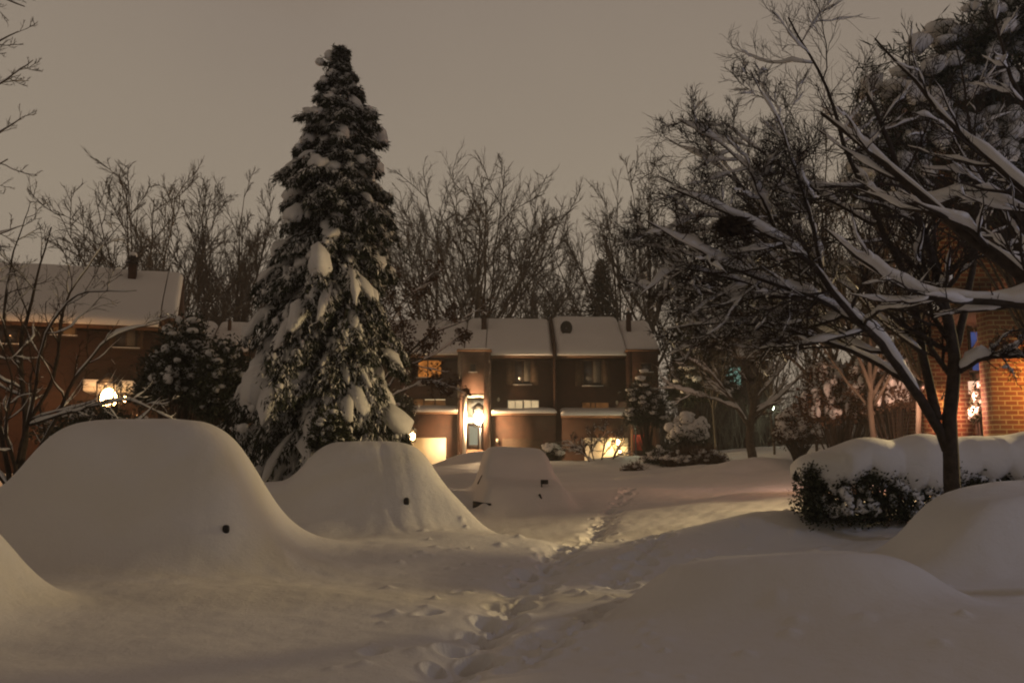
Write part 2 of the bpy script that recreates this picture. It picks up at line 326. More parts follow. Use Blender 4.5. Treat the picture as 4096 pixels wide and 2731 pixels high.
# footprints
rs = np.random.RandomState(5); DENT = []
def trail(pts, n, spread, r=0.13, dep=0.13):
    p = resample([(a, b, 0) for a, b in pts], n)
    for i, q in enumerate(p):
        sd = (1 if i % 2 else -1) * spread + rs.normal() * spread * 0.5
        dv = p[min(i + 1, n - 1)] - p[max(i - 1, 0)]; dv = dv / (np.linalg.norm(dv) + 1e-9)
        DENT.append((q[0] - dv[1] * sd, q[1] + dv[0] * sd, r * rs.uniform(.75, 1.3), dep * rs.uniform(.6, 1.2), math.atan2(dv[1], dv[0]) + rs.normal() * .3))
path = [(-1.1, 5.4), (-.72, 6.4), (-.45, 7.4), (-.2, 8.8), (.15, 11), (.55, 13), (.95, 15), (1.35, 17.2), (1.9, 20), (2.6, 23.5), (3.6, 28)]
trail(path, 78, .10, .080, .20); trail([(a_ + .10, b_ + .1) for a_, b_ in path], 26, .24, .065, .08); trail([(a_ - .16, b_) for a_, b_ in path[:8]], 16, .3, .065, .07)
trail([(-.05, 7.2), (.35, 8.1), (.75, 9.0), (1.3, 9.3)], 16, .10, .10, .14); trail([(1.35, 16.4), (1.9, 16.0), (2.3, 15.6), (2.2, 14.2), (1.7, 12.5), (1.2, 11)], 26, .10, .10, .14)
def G(x, y, detail=True, with_cars=True):
    x = np.asarray(x, float); y = np.asarray(y, float)
    g = WC[n_] + WC[n_ + 1] * x + WC[n_ + 2] * y
    for i in range(n_): g = g + WC[i] * _phi((x - CT[i, 0]) ** 2 + (y - CT[i, 1]) ** 2)
    far = 1.6 + np.clip((y - 60) * 0.02, -1.6, 3.0) + np.clip(x, -40, 60) * 0.01
    k = sstep(np.hypot(x, y - 25), 36, 55); g = g * (1 - k) + far * k
    kb = sstep(-y, 0, 8); g = g * (1 - kb)
    for (c, yaw, hl, hw, h, n) in DRIFT:
        u, v = loc(x, y, c, yaw); g = g + h * F(np.hypot(u / hl, v / hw), n)
    if detail:
        g = g + 0.022 * vnoise(x, y, 1.6, 1) + 0.012 * vnoise(x, y, 4.2, 2) + 0.05 * vnoise(x, y, .5, 3) * sstep(np.hypot(x, y), 8, 25)
        g = g + 0.05 * vnoise(x, y, 1.5, 7) * sstep(y, 24, 32) + 0.006 * vnoise(x, y, 11, 21) + 0.03 * vnoise(x * 1.0, y * 1.0, 2.6, 22) * sstep(x, 1.5, 5)
    for nme in (CARS if with_cars else ()): g = g + car_h(nme, x, y)
    if detail and with_cars:   # creases where snow slid down the flank of the second car
        u, v = loc(x, y, *CARS['wagon'][:2]); k = sstep(-v, .35, .7) * sstep(v, -2.2, -1.3)
        for off, dp in ((.62, .018), (.98, .014), (1.3, .008)):
            g = g - dp * k * np.exp(-((u - off - .42 * (-v - .5)) / .07) ** 2)
        u, v = loc(x, y, *CARS['suv'][:2]); g = g - .01 * sstep(-v, .5, .8) * sstep(v, -1.7, -1.0) * np.exp(-((u - 1.9 - .25 * (-v - .5)) / .1) ** 2)
    if detail:
        for (a, b, r, dp) in CLOD:
            m = (np.abs(x - a) < 4 * r) & (np.abs(y - b) < 4 * r); g[m] += dp * np.exp(-((x[m] - a) ** 2 + (y[m] - b) ** 2) / r ** 2)
        D = np.zeros_like(g); E_ = np.zeros_like(g)
        for (a, b, r, dp, an) in DENT:
            m = (np.abs(x - a) < 5 * r) & (np.abs(y - b) < 5 * r)
            if not m.any(): continue
            dx, dy = x[m] - a, y[m] - b; u = dx * math.cos(an) + dy * math.sin(an); v = -dx * math.sin(an) + dy * math.cos(an)
            q = (u / (r * 1.35)) ** 2 + (v / r) ** 2
            D[m] = np.maximum(D[m], dp * np.exp(-q)); E_[m] = np.maximum(E_[m], dp * .15 * np.exp(-((np.sqrt(q) - 1.7) / .5) ** 2))
        tx = np.interp(y, [p_[1] for p_ in path], [p_[0] for p_ in path]) + .05 * np.sin(y * 2.1); kk = np.exp(-(np.abs(x - tx) / .30) ** 2.6) * sstep(-y, -27, -20)
        g = g - D * .95 - kk * (.09 + .06 * vnoise(x, y, 6.5, 31)) + E_ * (D < .02)
    return g
CLOD = [(rs.uniform(-1.5, 4.5), rs.uniform(5, 16), rs.uniform(.03, .09), rs.uniform(.015, .05)) for _ in range(170)]
def gz(x, y): return float(G(np.array([x]), np.array([y]), False)[0])

def build_ground():
    ys = np.exp(np.linspace(math.log(2.2), math.log(72), 800)); us = np.r_[np.linspace(-1.05, -0.62, 120)[:-1], np.linspace(-0.62, 0.62, 860), np.linspace(0.62, 0.80, 50)[1:]]
    Yg, Ug = np.meshgrid(ys, us, indexing='ij'); Xg = Ug * (Yg + 1.0)
    Z = G(Xg, Yg)
    # a crease of wind-combed streaks on the flank of the second car
    idx = np.arange(Z.size).reshape(Z.shape)
    # normals from finite differences on the grid
    Pg = np.stack([Xg, Yg, Z], -1)
    dv = np.gradient(Pg, axis=0); du = np.gradient(Pg, axis=1); Nn = norm(np.cross(du, dv))
    V = Pg.reshape(-1, 3); NV = Nn.reshape(-1, 3)
    q = np.stack([idx[:-1, :-1], idx[:-1, 1:], idx[1:, 1:], idx[1:, :-1]], -1).reshape(-1, 4)
    cen = V[q].mean(1); owner = np.zeros(len(q), int)
    names = list(CARS)
    for i, nme in enumerate(names):
        c, yaw, parts = CARS[nme]; h = car_h(nme, cen[:, 0], cen[:, 1]); owner[(h > 0.30) & (np.hypot(cen[:, 0] - c[0], cen[:, 1] - c[1]) < 5)] = i + 1
    def sub(qs):
        u_, inv = np.unique(qs, return_inverse=True); return V[u_], inv.reshape(-1, 4), NV[u_]
    v0, q0, n0 = sub(q[owner == 0])
    mb = MB(); mb.add(v0, q0)
    # the outer sheet, to the horizon
    e1 = np.r_[-180, -150, np.linspace(-110, 110, 111), 150, 180]; Xo, Yo = np.meshgrid(e1, e1 + 20, indexing='xy')
    Zo = G(Xo, Yo, False, False); mg = lambda X_, Y_, k: (Y_ > 2.2 + k) & (Y_ < 72 - k) & (X_ > -1.05 * (Y_ + 1.0) + k) & (X_ < 0.80 * (Y_ + 1.0) - k)
    Zo = np.where(mg(Xo, Yo, -2.5), Zo - 0.25, Zo)
    io = np.arange(Xo.size).reshape(Xo.shape); qo = np.stack([io[:-1, :-1], io[:-1, 1:], io[1:, 1:], io[1:, :-1]], -1).reshape(-1, 4)
    Vo = np.stack([Xo, Yo, Zo], -1).reshape(-1, 3); ins = mg(Vo[:, 0], Vo[:, 1], 2.5)
    qo = qo[~ins[qo].all(1)]; mb.add(Vo, qo)
    No = np.tile([0, 0, 1.0], (len(Vo), 1))
    g = mb.build('snow_ground', M['snow'], smooth=True, normals=np.vstack([n0, No])); tag(g, kind='structure')
    labels = {'edge': 'snow-buried car cut off by the left edge of the picture, only its right flank showing', 'suv': 'largest snow-buried car, a tall rounded mound left of the spruce',
              'wagon': 'snow-buried car with creased snow in front of the spruce, second mound from the left', 'small': 'small snow-covered car farther back on the road with a black mirror sticking out',
              'right': 'low snow-covered car at the right edge below the dark tree trunk'}
    R_ = {}
    for i, nme in enumerate(names):
        c = CARS[nme][0]; r = empty('parked_car', (c[0], c[1], gz(c[0], c[1] - 3) * 0), labels[nme], 'car', 'cars buried in snow'); R_[nme] = r
        v1, q1, n1 = sub(q[owner == i + 1])
        MB().add(v1, q1).build('snow_cover', M['snow'], r, smooth=True, normals=n1)
    return R_
cars = build_ground()
def on_surface(X, Y, d0, d1):
    """first hit of the view ray with the snow surface"""
    ds = np.linspace(d0, d1, 900); pts = np.array([P(X, Y, d) for d in ds]); h = G(pts[:, 0], pts[:, 1], False)
    k = np.argmax(pts[:, 2] < h); return pts[k]
rng = np.random.RandomState(11)
def mirror(car, X, Y, d0, d1, sx, sz, name='side_mirror'):
    p = on_surface(X, Y, d0, d1); mb = MB(); v, f = ICO[2]
    vv = np.sign(v) * np.abs(v) ** 0.7 * np.array([sx, sx * 0.7, sz]) + p + np.array([0, -0.01, 0]); mb.add(vv, None, f)
    mb.tube([p + (0, 0.02, -sz * .4), p + (sx * .5, 0.1, -sz * 1.9)], [sx * .35, sx * .3], 6)
    mb.build(name, M['plastic'], cars[car], smooth=True)
mirror('suv', 905, 2115, 9, 14, .045, .055)
mirror('wagon', 1626, 2005, 13, 19, .05, .07)
# small car: mirror on its stalk, wiper, dark rear bumper and hatch edge showing through
c3 = cars['small']
p = on_surface(2166, 1945, 22, 28); mb = MB()
mb.tube([p + (0, .05, -.10), p + (.01, -.02, .12)], [.02, .018], 6); mb.box(p[0] - .02, p[0] + .17, p[1] - .06, p[1] + .04, p[2] + .06, p[2] + .17); mb.build('side_mirror', M['plastic'], c3)
p = on_surface(2162, 1986, 22, 28); mb = MB(); mb.tube([p + (-.03, -.01, .07), p + (.03, -.015, -.06)], [.03, .022], 6); mb.build('door_handle', M['plastic'], c3)
a = on_surface(1896, 2022, 22, 28); b = on_surface(1965, 2016, 22, 28)
MB().prism([a + (-.03, -.03, -.10), b + (.0, -.04, -.02), b + (.0, -.04, .02), a + (-.03, -.03, .11)], (0, .25, 0)).build('bumper', M['plastic'], c3)
a = on_surface(1912, 1935, 22, 28); b = on_surface(1928, 1900, 22, 28)
MB().tube([a + (0, -.01, 0), b + (0, -.01, 0)], [.025, .012], 5).build('window_edge', M['plastic'], c3)

# ------------------------------------------------------------------ houses
def window(parent, x0, x1, z0, z1, y, pane, frame='wood', fw=0.06, mull=(), sill=True, shutters=None, name='window', snow=True):
    mb = MB(); yf = y - 0.05
    mb.box(x0, x1, yf, y - .002, z1 - fw, z1); mb.box(x0, x1, yf, y - .002, z0, z0 + fw); mb.box(x0, x0 + fw, yf, y - .002, z0 + fw, z1 - fw); mb.box(x1 - fw, x1, yf, y - .002, z0 + fw, z1 - fw)
    for m in mull: mb.box(x0 + (x1 - x0) * m - fw / 2, x0 + (x1 - x0) * m + fw / 2, yf, y - .002, z0 + fw, z1 - fw)
    w_ = mb.build(name, M[frame], parent)
    def ch(nm, b, mt):
        o = b.build(nm, M[mt]); o.parent = w_; o.matrix_parent_inverse = w_.matrix_parent_inverse.copy() ; o.matrix_parent_inverse = Matrix.Identity(4); o.location = (0, 0, 0); return o
    ch('pane', MB().box(x0 + fw, x1 - fw, y - .02, y - .004, z0 + fw, z1 - fw), pane)
    if sill:
        ch('sill', MB().box(x0 - .06, x1 + .06, y - .14, y - .052, z0 - .06, z0), frame)
        if snow: ch('snow', MB().box(x0 - .05, x1 + .05, y - .13, y - .055, z0 + .001, z0 + .04), 'snow')
    if shutters:
        for (a_, b_) in shutters: ch('shutter', MB().box(a_, b_, y - .045, y - .003, z0, z1), 'wood')
    return w_
def slab_roof(parent, x0, x1, ye, ze, yr, zr, thick=0.25, snow_t=0.32, rng=rng, lip=0.12, nm=('roof', 'snow'), ends=(1, 1)):
    """single pitch facing the viewer and its rear pitch, with a soft snow blanket"""
    yb = 2 * yr - ye
    roof = MB().prism([(x0, ye, ze), (x0, yr, zr), (x0, yb, ze), (x0, yb, ze - thick), (x0, yr, zr - thick), (x0, ye, ze - thick)], (x1 - x0, 0, 0)).build(nm[0], M['trim'], parent)
    nx, ny = max(20, int((x1 - x0) / .12)), 24
    xs = np.linspace(x0 + .02, x1 - .02, nx); ts = np.linspace(0, 1, ny); Xs, Ts = np.meshgrid(xs, ts, indexing='xy')
    yy = ye - lip + (yr - ye + lip) * Ts; zz_ = ze + (zr - ze) * np.clip((yy - ye) / (yr - ye), -.1, 1)
    ed = np.minimum(Xs - xs[0] + (0 if ends[0] else 9), xs[-1] - Xs + (0 if ends[1] else 9)); th = snow_t * (1 - np.exp(-(ed + .02) / .10)) * (1 - np.exp(-(Ts + .004) * 18)) * (1 + .10 * vnoise(Xs, yy, 1.1, 4) + .06 * vnoise(Xs, yy, 3, 5))
    th = th * (1 - 0.35 * sstep(Ts, .93, 1)); top = np.stack([Xs, yy, zz_ + np.maximum(th, .015) + .004], -1)
    # back side mirrored, and the underside closes the blanket at the eave
    back = top[::-1].copy(); back[..., 1] = 2 * yr - back[..., 1]
    allv = np.vstack([top[:1] * 1.0 - np.array([0, 0, 0]), top, back[1:]]); allv[0, :, 2] = zz_[0] + .003; allv[0, :, 1] += .04
    ii = np.arange(allv.shape[0] * nx).reshape(-1, nx); q = np.stack([ii[:-1, :-1], ii[:-1, 1:], ii[1:, 1:], ii[1:, :-1]], -1).reshape(-1, 4)
    s_ = MB().add(allv.reshape(-1, 3), q)
    for c_ in (0, nx - 1):  # gable end skirts
        e_ = allv[:, c_]; lo = e_.copy(); lo[:, 2] = ze + (zr - ze) * np.clip(1 - np.abs(lo[:, 1] - yr) / (yr - ye), -.1, 1) + .002
        k = len(e_); s_.add(np.vstack([e_, lo]), [(i, i + 1, k + i + 1, k + i) for i in range(k - 1)])
    o = s_.build(nm[1], M['snow'], smooth=True); o.parent = roof
    return roof
def chimney(parent, x0, x1, y0, y1, z0, z1, label=None, caps=2, mt='brick'):
    o = MB().box(x0, x1, y0, y1, z0, z1).build('chimney', M[mt], parent)
    mb = MB(); z = z1
    for i in range(caps): mb.box(x0 - .07, x1 + .07, y0 - .07, y1 + .07, z + .002, z + .07); mb.box(x0 + .06, x1 - .06, y0 + .06, y1 - .06, z + .07, z + .19); z += .19
    c_ = mb.build('chimney_cap', M['metal']); c_.parent = o
    s_ = MB(); blobs(s_, np.array([[(x0 + x1) / 2, (y0 + y1) / 2, z + .06]]), np.array([[(x1 - x0) * .52, (y1 - y0) * .5, .14]]), rng, 2, yaw=np.zeros(1), rough=.05); s2 = s_.build('snow', M['snow'], smooth=True); s2.parent = o
    return o
def lantern(loc, mt, col, watts, label, group=None, r=.07, wall=True, hdir=(0, -1), cat='lamp', name='wall_lamp'):
    l = np.array(loc, float); root = empty(name, l, label, cat, group)
    mb = MB()
    k = r
    mb.box(l[0] - k * .9, l[0] + k * .9, l[1] - k * .9, l[1] + k * .9, l[2] + k * 1.35, l[2] + k * 1.6); mb.prism([l + (-k * 1.2, -k * 1.2, k * 1.6), l + (k * 1.2, -k * 1.2, k * 1.6), l + (0, 0, k * 2.6)], (0, k * 2.4, 0)) if False else mb.tube([l + (0, 0, k * 1.6), l + (0, 0, k * 2.5)], [k * 1.3, k * .2], 4)
    mb.tube([l + (0, 0, -k * 1.5), l + (0, 0, -k * 1.35)], [k * .7, k * .9], 6)
    for sx in (-1, 1):
        for sy in (-1, 1): mb.tube([l + (sx * k * .75, sy * k * .75, -k * 1.4), l + (sx * k * .85, sy * k * .85, k * 1.4)], [k * .08] * 2, 4)
    if wall: mb.tube([l + (0, 0, k * 2.2), l + (0, k * 2.2, k * 2.6), l + (0, k * 3.6, k * 1.0)], [k * .2] * 3, 5)
    mb.build('lamp_frame', M['metal'], root)
    b = MB(); v, f = ICO[2]; b.add(v * np.array([r * .8, r * .8, r]) + l, None, f); bo = b.build('bulb', M[mt], root, smooth=True)
    bo.visible_shadow = True
    point(root, l + np.array([hdir[0], hdir[1], 0]) * r * 1.9, col, watts, r * .8)
    return root

def left_house():
    d = 38.0; x1 = P(700, 1600, d)[0]; YAW = math.radians(18)
    def xx(X, dd=38.0, Y=1600):   # local x on the turned facade that shows at column X
        k = P(X, Y, 1.0)[0]; c_, s_ = math.cos(YAW), math.sin(YAW); dy = dd - d
        return x1 + (k * (d + dy * c_) - x1 + dy * s_) / (c_ - k * s_)
    x0 = xx(-500, d); ze = zz(1283, d) - .3; yr = 43.5; zr = zz(1118, yr)
    h = empty('brick_house', (x1, d, .8), 'dark red brick house with tall snowy roof at the far left behind bare branches', 'house')
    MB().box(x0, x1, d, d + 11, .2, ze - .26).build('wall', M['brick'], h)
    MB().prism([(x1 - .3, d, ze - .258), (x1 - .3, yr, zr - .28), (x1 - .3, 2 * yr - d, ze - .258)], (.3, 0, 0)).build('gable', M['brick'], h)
    xs = xx(625, d)
    slab_roof(h, x0, xs, d - .45, ze, yr, zr, .22, .42, ends=(1, 0)); sl = (zr - ze) / (yr - d + .45)
    slab_roof(h, xs + .01, x1 - .05, d + .35, ze + sl * .8, yr, zr, .22, .42, ends=(0, 1))
    MB().box(xs + .02, x1 + .02, d - .10, d + .34, ze - .2, ze + sl * .8 - .02).build('fascia', M['trim'], h)
    chimney(h, xx(487, 42), xx(520, 42), 41.8, 42.4, zr - 1.2, zz(1072, 42), caps=2)
    window(h, xx(440, d), xx(545, d), zz(1400, d), zz(1310, d), d, 'glass', mull=(.5,), shutters=[(xx(425, d), xx(440, d) - .01), (xx(545, d) + .01, xx(562, d))])
    MB().box(xx(492, d), xx(528, d), d - .045, d - .022, zz(1390, d), zz(1316, d)).build('curtain', M['curtain'], h)
    window(h, xx(190, d), xx(290, d), zz(1360, d), zz(1305, d), d, 'win_dim', mull=(.45,))
    window(h, xx(-60, d), xx(60, d), zz(1400, d), zz(1310, d), d, 'glass', mull=(.5,))
    # entrance bay with white soffit lit by the porch lamp
    px0, px1 = xx(335, 36.0), xx(530, 36.0); zt = zz(1574, 36.5)
    MB().box(px0, px1, 35.6, 37.99, zt, zt + .16).build('porch_roof', M['white'], h)
    MB().box(px0, px1, 35.55, 37.98, zt + .162, zt + .42).build('snow', M['snow'], h)
    MB().box(xx(400, d), xx(465, d), d - .06, d - .003, .9, 3.1).build('door', M['wood'], h)
    lantern(P(434, 1592, 33.2), 'bulb_orange', (1.0, .46, .17), 520, 'glaring porch lamp on the dark brick house at the far left', 'lit house lamps', r=.36, wall=False)
    lantern(P(500, 1596, 33.8), 'bulb_orange', (1.0, .55, .25), 25, 'second orange lamp just right of the glaring porch lamp on the left house', 'lit house lamps', r=.10, wall=False)
    h.rotation_euler = (0, 0, YAW)
    return h
left_house()
def low_house():
    d = 44.0; x0, x1 = xx(690, d), xx(905, d); ze = zz(1405, d); yr = 48.0; zr = zz(1310, yr)
    h = empty('brick_house', (x1, d, .8), 'low brick house with a snowy roof between the left house and the spruce', 'house')
    MB().box(x0 - 3, x1, d, d + 8, .2, ze - .26).build('wall', M['brick'], h)
    slab_roof(h, x0 - 3, xx(830, d), d - .3, ze - .1, yr, zr, .22, .38); slab_roof(h, xx(830, d) + .01, xx(985, d), d - .3, ze, yr + .5, zr + .08, .22, .38)
    MB().box(x1 + .01, xx(985, d) - .1, d + .6, d + 8, .2, ze - .26).build('side_wall', M['brick'], h)
    window(h, xx(745, d), xx(800, d), zz(1500, d), zz(1440, d), d, 'glass', mull=(.5,))
    MB().box(xx(935, 46), xx(947, 46), 46, 46.4, zr - 1.2, zz(1280, 46)).build('vent_pipe', M['trim'], h)
    h.rotation_euler = (0, 0, math.radians(12))
low_house()

def lamp_post(loc, h, mt, col, watts, label, group=None, r=.12, shade=0):
    l = np.array(loc, float); z0 = gz(l[0], l[1]) - .2; root = empty('street_lamp', (l[0], l[1], z0 + .2), label, 'street lamp', group)
    MB().tube([(l[0], l[1], z0), (l[0], l[1], z0 + .8), (l[0], l[1], l[2] - r * 1.6)], [.07, .045, .035], 8).build('pole', M['metal'], root, smooth=True)
    MB().tube([l + (0, 0, -r * 1.6), l + (0, 0, -r * 1.1)], [r * .4, r * .8], 8).build('lamp_neck', M['metal'], root)
    MB().tube([l + (0, 0, r * 1.0), l + (0, 0, r * 1.15), l + (0, 0, r * 1.9)], [r * 1.2, r * 1.2, r * .2], 8).build('lamp_head', M['metal'], root)
    if shade:
        a_ = np.arange(24) * 2 * math.pi / 24; rg_ = [np.stack([np.cos(a_) * q, np.sin(a_) * q, np.full(24, zq)], -1) + l for q, zq in ((.02, .42), (.16, .38), (.27, .22), (.32, shade), (.31, shade), (.26, .21), (.15, .36), (.02, .40))]
        V = np.stack(rg_); i = np.arange(V.shape[0] * 24).reshape(-1, 24); MB().add(V.reshape(-1, 3), np.stack([i[:-1], np.roll(i[:-1], -1, 1), np.roll(i[1:], -1, 1), i[1:]], -1).reshape(-1, 4)).build('lamp_shade', M['metal'], root, smooth=True)
    s_ = MB(); blobs(s_, np.array([l + (0, 0, r * 2.0)]), np.array([[r * 1.2, r * 1.2, r * .9]]), rng, 2, rough=.05); s_.build('snow', M['snow'], root, smooth=True)
    v, f = ICO[2]; MB().add(v * r * np.array([.8, .8, 1.0]) + l, None, f).build('bulb', M[mt], root, smooth=True)
    # the light sits outside the globe, spread over two sides, so the globe does not swallow it
    point(root, l + np.array([0, -r * 1.15, 0]), col, watts * .5, r * .3); point(root, l + np.array([0, r * 1.15, 0]), col, watts * .5, r * .3)
    return root

def row_houses():
    d = 52.0; S = lambda X: xx(X, d); yr = 57.0; zr = zz(1288, yr)
    ze = zz(1420, d)
    def unit(name_label, X0, X1, tower, ztw, wallmat='brick'):
        h = empty('row_house', (S((X0 + X1) / 2), d, .8), name_label, 'house', 'row of attached brick houses'); return h
    ty = 51.0   # towers (entrance bays) stand one metre proud
    # ---- unit far left (behind the spruce): X 1480..1850
    h = unit('attached brick house with orange lit upper window and pale garage door beside the spruce', 1330, 1848, None, None)
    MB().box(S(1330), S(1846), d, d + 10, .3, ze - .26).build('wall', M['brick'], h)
    slab_roof(h, S(1330), S(1852), d - .3, zz(1418, d), yr, zr - .1, .2, .32)
    window(h, S(1668), S(1768), zz(1512, d), zz(1438, d), d, 'win_orange', mull=(.42,)); window(h, S(1652), S(1786), zz(1625, d), zz(1592, d), d, 'win_dim', mull=(.33, .66), sill=False)
    MB().box(S(1700), S(1784), d - .045, d - .022, zz(1600, d), zz(1594, d)).build('glow_strip', M['win_warm'], h)  # bright strip over the window head, its glow set as emission
    def pent(h, Xa, Xb, Ya, Yb, proj):
        zf = zz(Yb, d - proj); zk = max(zz(Ya, d) - .20, zf + .02)
        r = MB().prism([(S(Xa), d - .003, zk - .16), (S(Xa), d - proj, zf - .14), (S(Xa), d - proj, zf), (S(Xa), d - .003, zk)], (S(Xb) - S(Xa), 0, 0)).build('pent_roof', M['trim'], h)
        nx = int((S(Xb) - S(Xa)) / .1); xs = np.linspace(S(Xa) - .02, S(Xb) + .02, nx); tt = np.linspace(0, 1, 8); X_, T_ = np.meshgrid(xs, tt, indexing='xy')
        y_ = d - proj - .06 + (proj + .05) * T_; z_ = zf + (zk - zf) * T_ + .006
        th = .20 * (1 - np.exp(-(T_ + .02) * 9)) * (1 + .16 * vnoise(X_, y_, 1.8, 9)) * (1 - np.exp(-(np.minimum(X_ - xs[0], xs[-1] - X_) + .03) / .08))
        V = np.stack([X_, y_, z_ + th], -1); V0 = V[:1].copy(); V0[..., 2] = z_[0] - .03; V = np.vstack([V0, V]); i = np.arange(V.shape[0] * nx).reshape(-1, nx)
        s_ = MB().add(V.reshape(-1, 3), np.stack([i[:-1, :-1], i[:-1, 1:], i[1:, 1:], i[1:, :-1]], -1).reshape(-1, 4)); o = s_.build('snow', M['snow'], smooth=True); o.parent = r
        MB().box(S(Xa) + .06, S(Xb) - .06, d - proj + .25, d - .004, .3, zf - .15).build('garage_wall', M['brick'], h)
    pent(h, 1560, 1835, 1622, 1645, 1.1)
    g_ = MB(); g_.box(S(1655), S(1790), d - .90, d - .852, .3, zz(1752, d)); g_.build('garage_door', M['cream'], h)
    lantern(P(1650, 1745, 49.9), 'bulb_orange', (1.0, .60, .25), 180, 'small orange lamp beside the pale lit garage door', 'lit house lamps', r=.20)
    # ---- unit A: tower 1848..1948, body to 2222
    h = unit('attached brick house with a brightly lit entrance and two lit cream windows', 1848, 2222, None, None)
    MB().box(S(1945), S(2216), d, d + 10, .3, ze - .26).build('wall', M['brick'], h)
    slab_roof(h, S(1943), S(2212), d - .3, ze, yr, zr, .2, .34, ends=(0, 1)); slr = (zr - ze) / (yr - d + .3); slab_roof(h, S(1854), S(1943) - .01, d + .5, ze + slr * .8, yr, zr, .2, .34, ends=(1, 0))
    zt = zz(1405, ty)
    # tower with a tall open recess: left pier, right pier, head, back
    T = lambda X: xx(X, ty)
    mb = MB(); mb.box(T(1830), T(1848), ty, d + .45, .3, zt); mb.box(T(1935), T(1962), ty, d - .01, .3, zt); mb.box(T(1848), T(1935), ty, ty + .9, zz(1572, ty), zt); mb.box(T(1848), T(1935), ty + 1.6, d + 1.2, .3, zt)
    mb.build('entrance_tower', M['brick'], h)
    MB().box(T(1826), T(1966), ty - .06, d + .45, zt + .002, zt + .12).build('tower_cap', M['trim'], h)
    MB().box(T(1828), T(1964), ty - .03, d + .4, zt + .122, zt + .17).build('tower_snow', M['snow'], h)
    # white surround in the recess
    MB().box(T(1849), T(1866), ty + .12, ty + .3, zz(1845, ty), zz(1575, ty)).build('white_column', M['white'], h)
    MB().box(T(1867), T(1934), ty + .35, ty + .9 - .005, zz(1588, ty), zz(1573, ty) - .004).build('soffit', M['white'], h)
    MB().box(T(1866), T(1934), ty + 1.5, ty + 1.59, zz(1662, ty), zz(1588, ty)).build('upper_panel', M['cream'], h)
    MB().box(T(1866), T(1920), ty + 1.1, ty + 1.49, zz(1690, ty), zz(1664, ty)).build('transom', M['white'], h)
    dr = MB(); dr.box(T(1867), T(1873), ty + 1.42, ty + 1.49, zz(1795, ty), zz(1692, ty)); dr.box(T(1908), T(1914), ty + 1.42, ty + 1.49, zz(1795, ty), zz(1692, ty)); dr.box(T(1873), T(1908), ty + 1.42, ty + 1.49, zz(1700, ty), zz(1692, ty)); dr.box(T(1873), T(1908), ty + 1.42, ty + 1.49, zz(1795, ty), zz(1778, ty))
    do = dr.build('door', M['wood'], h); o = MB().box(T(1873), T(1908), ty + 1.44, ty + 1.47, zz(1778, ty), zz(1700, ty)).build('door_pane', M['door_glass']); o.parent = do
    MB().box(T(1915), T(1922), ty + 1.3, ty + 1.49, zz(1795, ty), zz(1664, ty)).build('door_post', M['white'], h)
    st = MB()
    for i in range(4): st.box(T(1850), T(1928), ty + .9 - i * .3, ty + 1.2 - i * .3, .3, zz(1797 + i * 9, ty) - .01 * i)
    st.build('steps', M['step'], h)
    lantern(P(1914, 1672, 51.3), 'bulb_white', (1.0, .64, .32), 1500, 'dazzling white lamp in the lit entrance of the middle brick house', 'lit house lamps', r=.34, wall=False)
    window(h, S(2030), S(2092), zz(1642, d), zz(1600, d), d, 'win_warm', frame='white', fw=.04, mull=(.5,), sill=False); window(h, S(2094), S(2156), zz(1642, d), zz(1600, d), d, 'win_warm', frame='white', fw=.04, mull=(.5,), sill=False)
    window(h, S(2055), S(2125), zz(1540, d), zz(1438, d), d, 'glass', mull=(.5,), shutters=[(S(2025), S(2054)), (S(2126), S(2155))]); MB().box(S(2096), S(2120), d - .047, d - .022, zz(1525, d), zz(1444, d)).build('curtain', M['curtain'], h)
    window(h, S(1880), S(1908), zz(1490, ty), zz(1452, ty), ty, 'glass')
    pent(h, 1968, 2222, 1632, 1650, 1.0)
    MB().box(S(2010), S(2170), d - .80, d - .752, .3, zz(1755, d)).build('garage_door', M['wood'], h)
    for (X, Y) in ((1994, 1598), (1990, 1762)):
        b = MB(); p = P(X, Y, 51.9 if Y < 1700 else 51.2); v, f = ICO[2]; b.add(v * np.array([.08, .06, .12]) + p, None, f); b.tube([p + (0, 0, .08), p + (0, .1, .12)], [.03, .03], 5); b.build('unlit_lamp', M['cream'], h, smooth=True)
    chimney(h, xx(1925, 55), xx(1946, 55), 54.6, 55.1, zz(1330, 55) - .4, zz(1272, 55), caps=1)
    # ---- unit B
    h = unit('end brick house of the row with satellite dish and lit entrance', 2224, 2636, None, None)
    MB().box(S(2224), S(2514), d, d + 10, .3, ze - .24).build('wall', M['brick'], h)
    pw = MB().prism([(S(2214), d - .45, .3), (S(2214), d - .45, ze + .32), (S(2214), yr, zr + .30), (S(2214), yr + 5, ze - .1), (S(2214), yr + 5, .3)], (S(2223) - S(2214), 0, 0)); pw.build('party_wall', M['brick'], h)
    slab_roof(h, S(2225), S(2512), d - .3, ze, yr, zr + .12, .2, .34); slab_roof(h, S(2512) + .01, S(2650), d + .3, zz(1402, d + .3), yr, zr - .1, .2, .3)
    mb = MB(); mb.box(T(2514), T(2532), ty, d + 6, .3, zt); mb.box(T(2532), T(2636), ty, ty + .9, zz(1582, ty), zt); mb.box(T(2600), T(2636), ty, d + 6, .3, zz(1582, ty) - .003); mb.box(T(2532), T(2600), ty + 1.8, d + 6, .3, zt)
    mb.box(T(2600), T(2636), ty + .9, d + 6, zz(1582, ty), zt)
    mb.build('entrance_tower', M['brick'], h); MB().box(T(2508), T(2641), ty - .05, ty + .9, zt + .002, zt + .12).build('tower_cap', M['trim'], h)
    MB().box(T(2533), T(2599), ty + 1.0, ty + 1.79, zz(1600, ty), zz(1584, ty)).build('soffit', M['cream'], h)
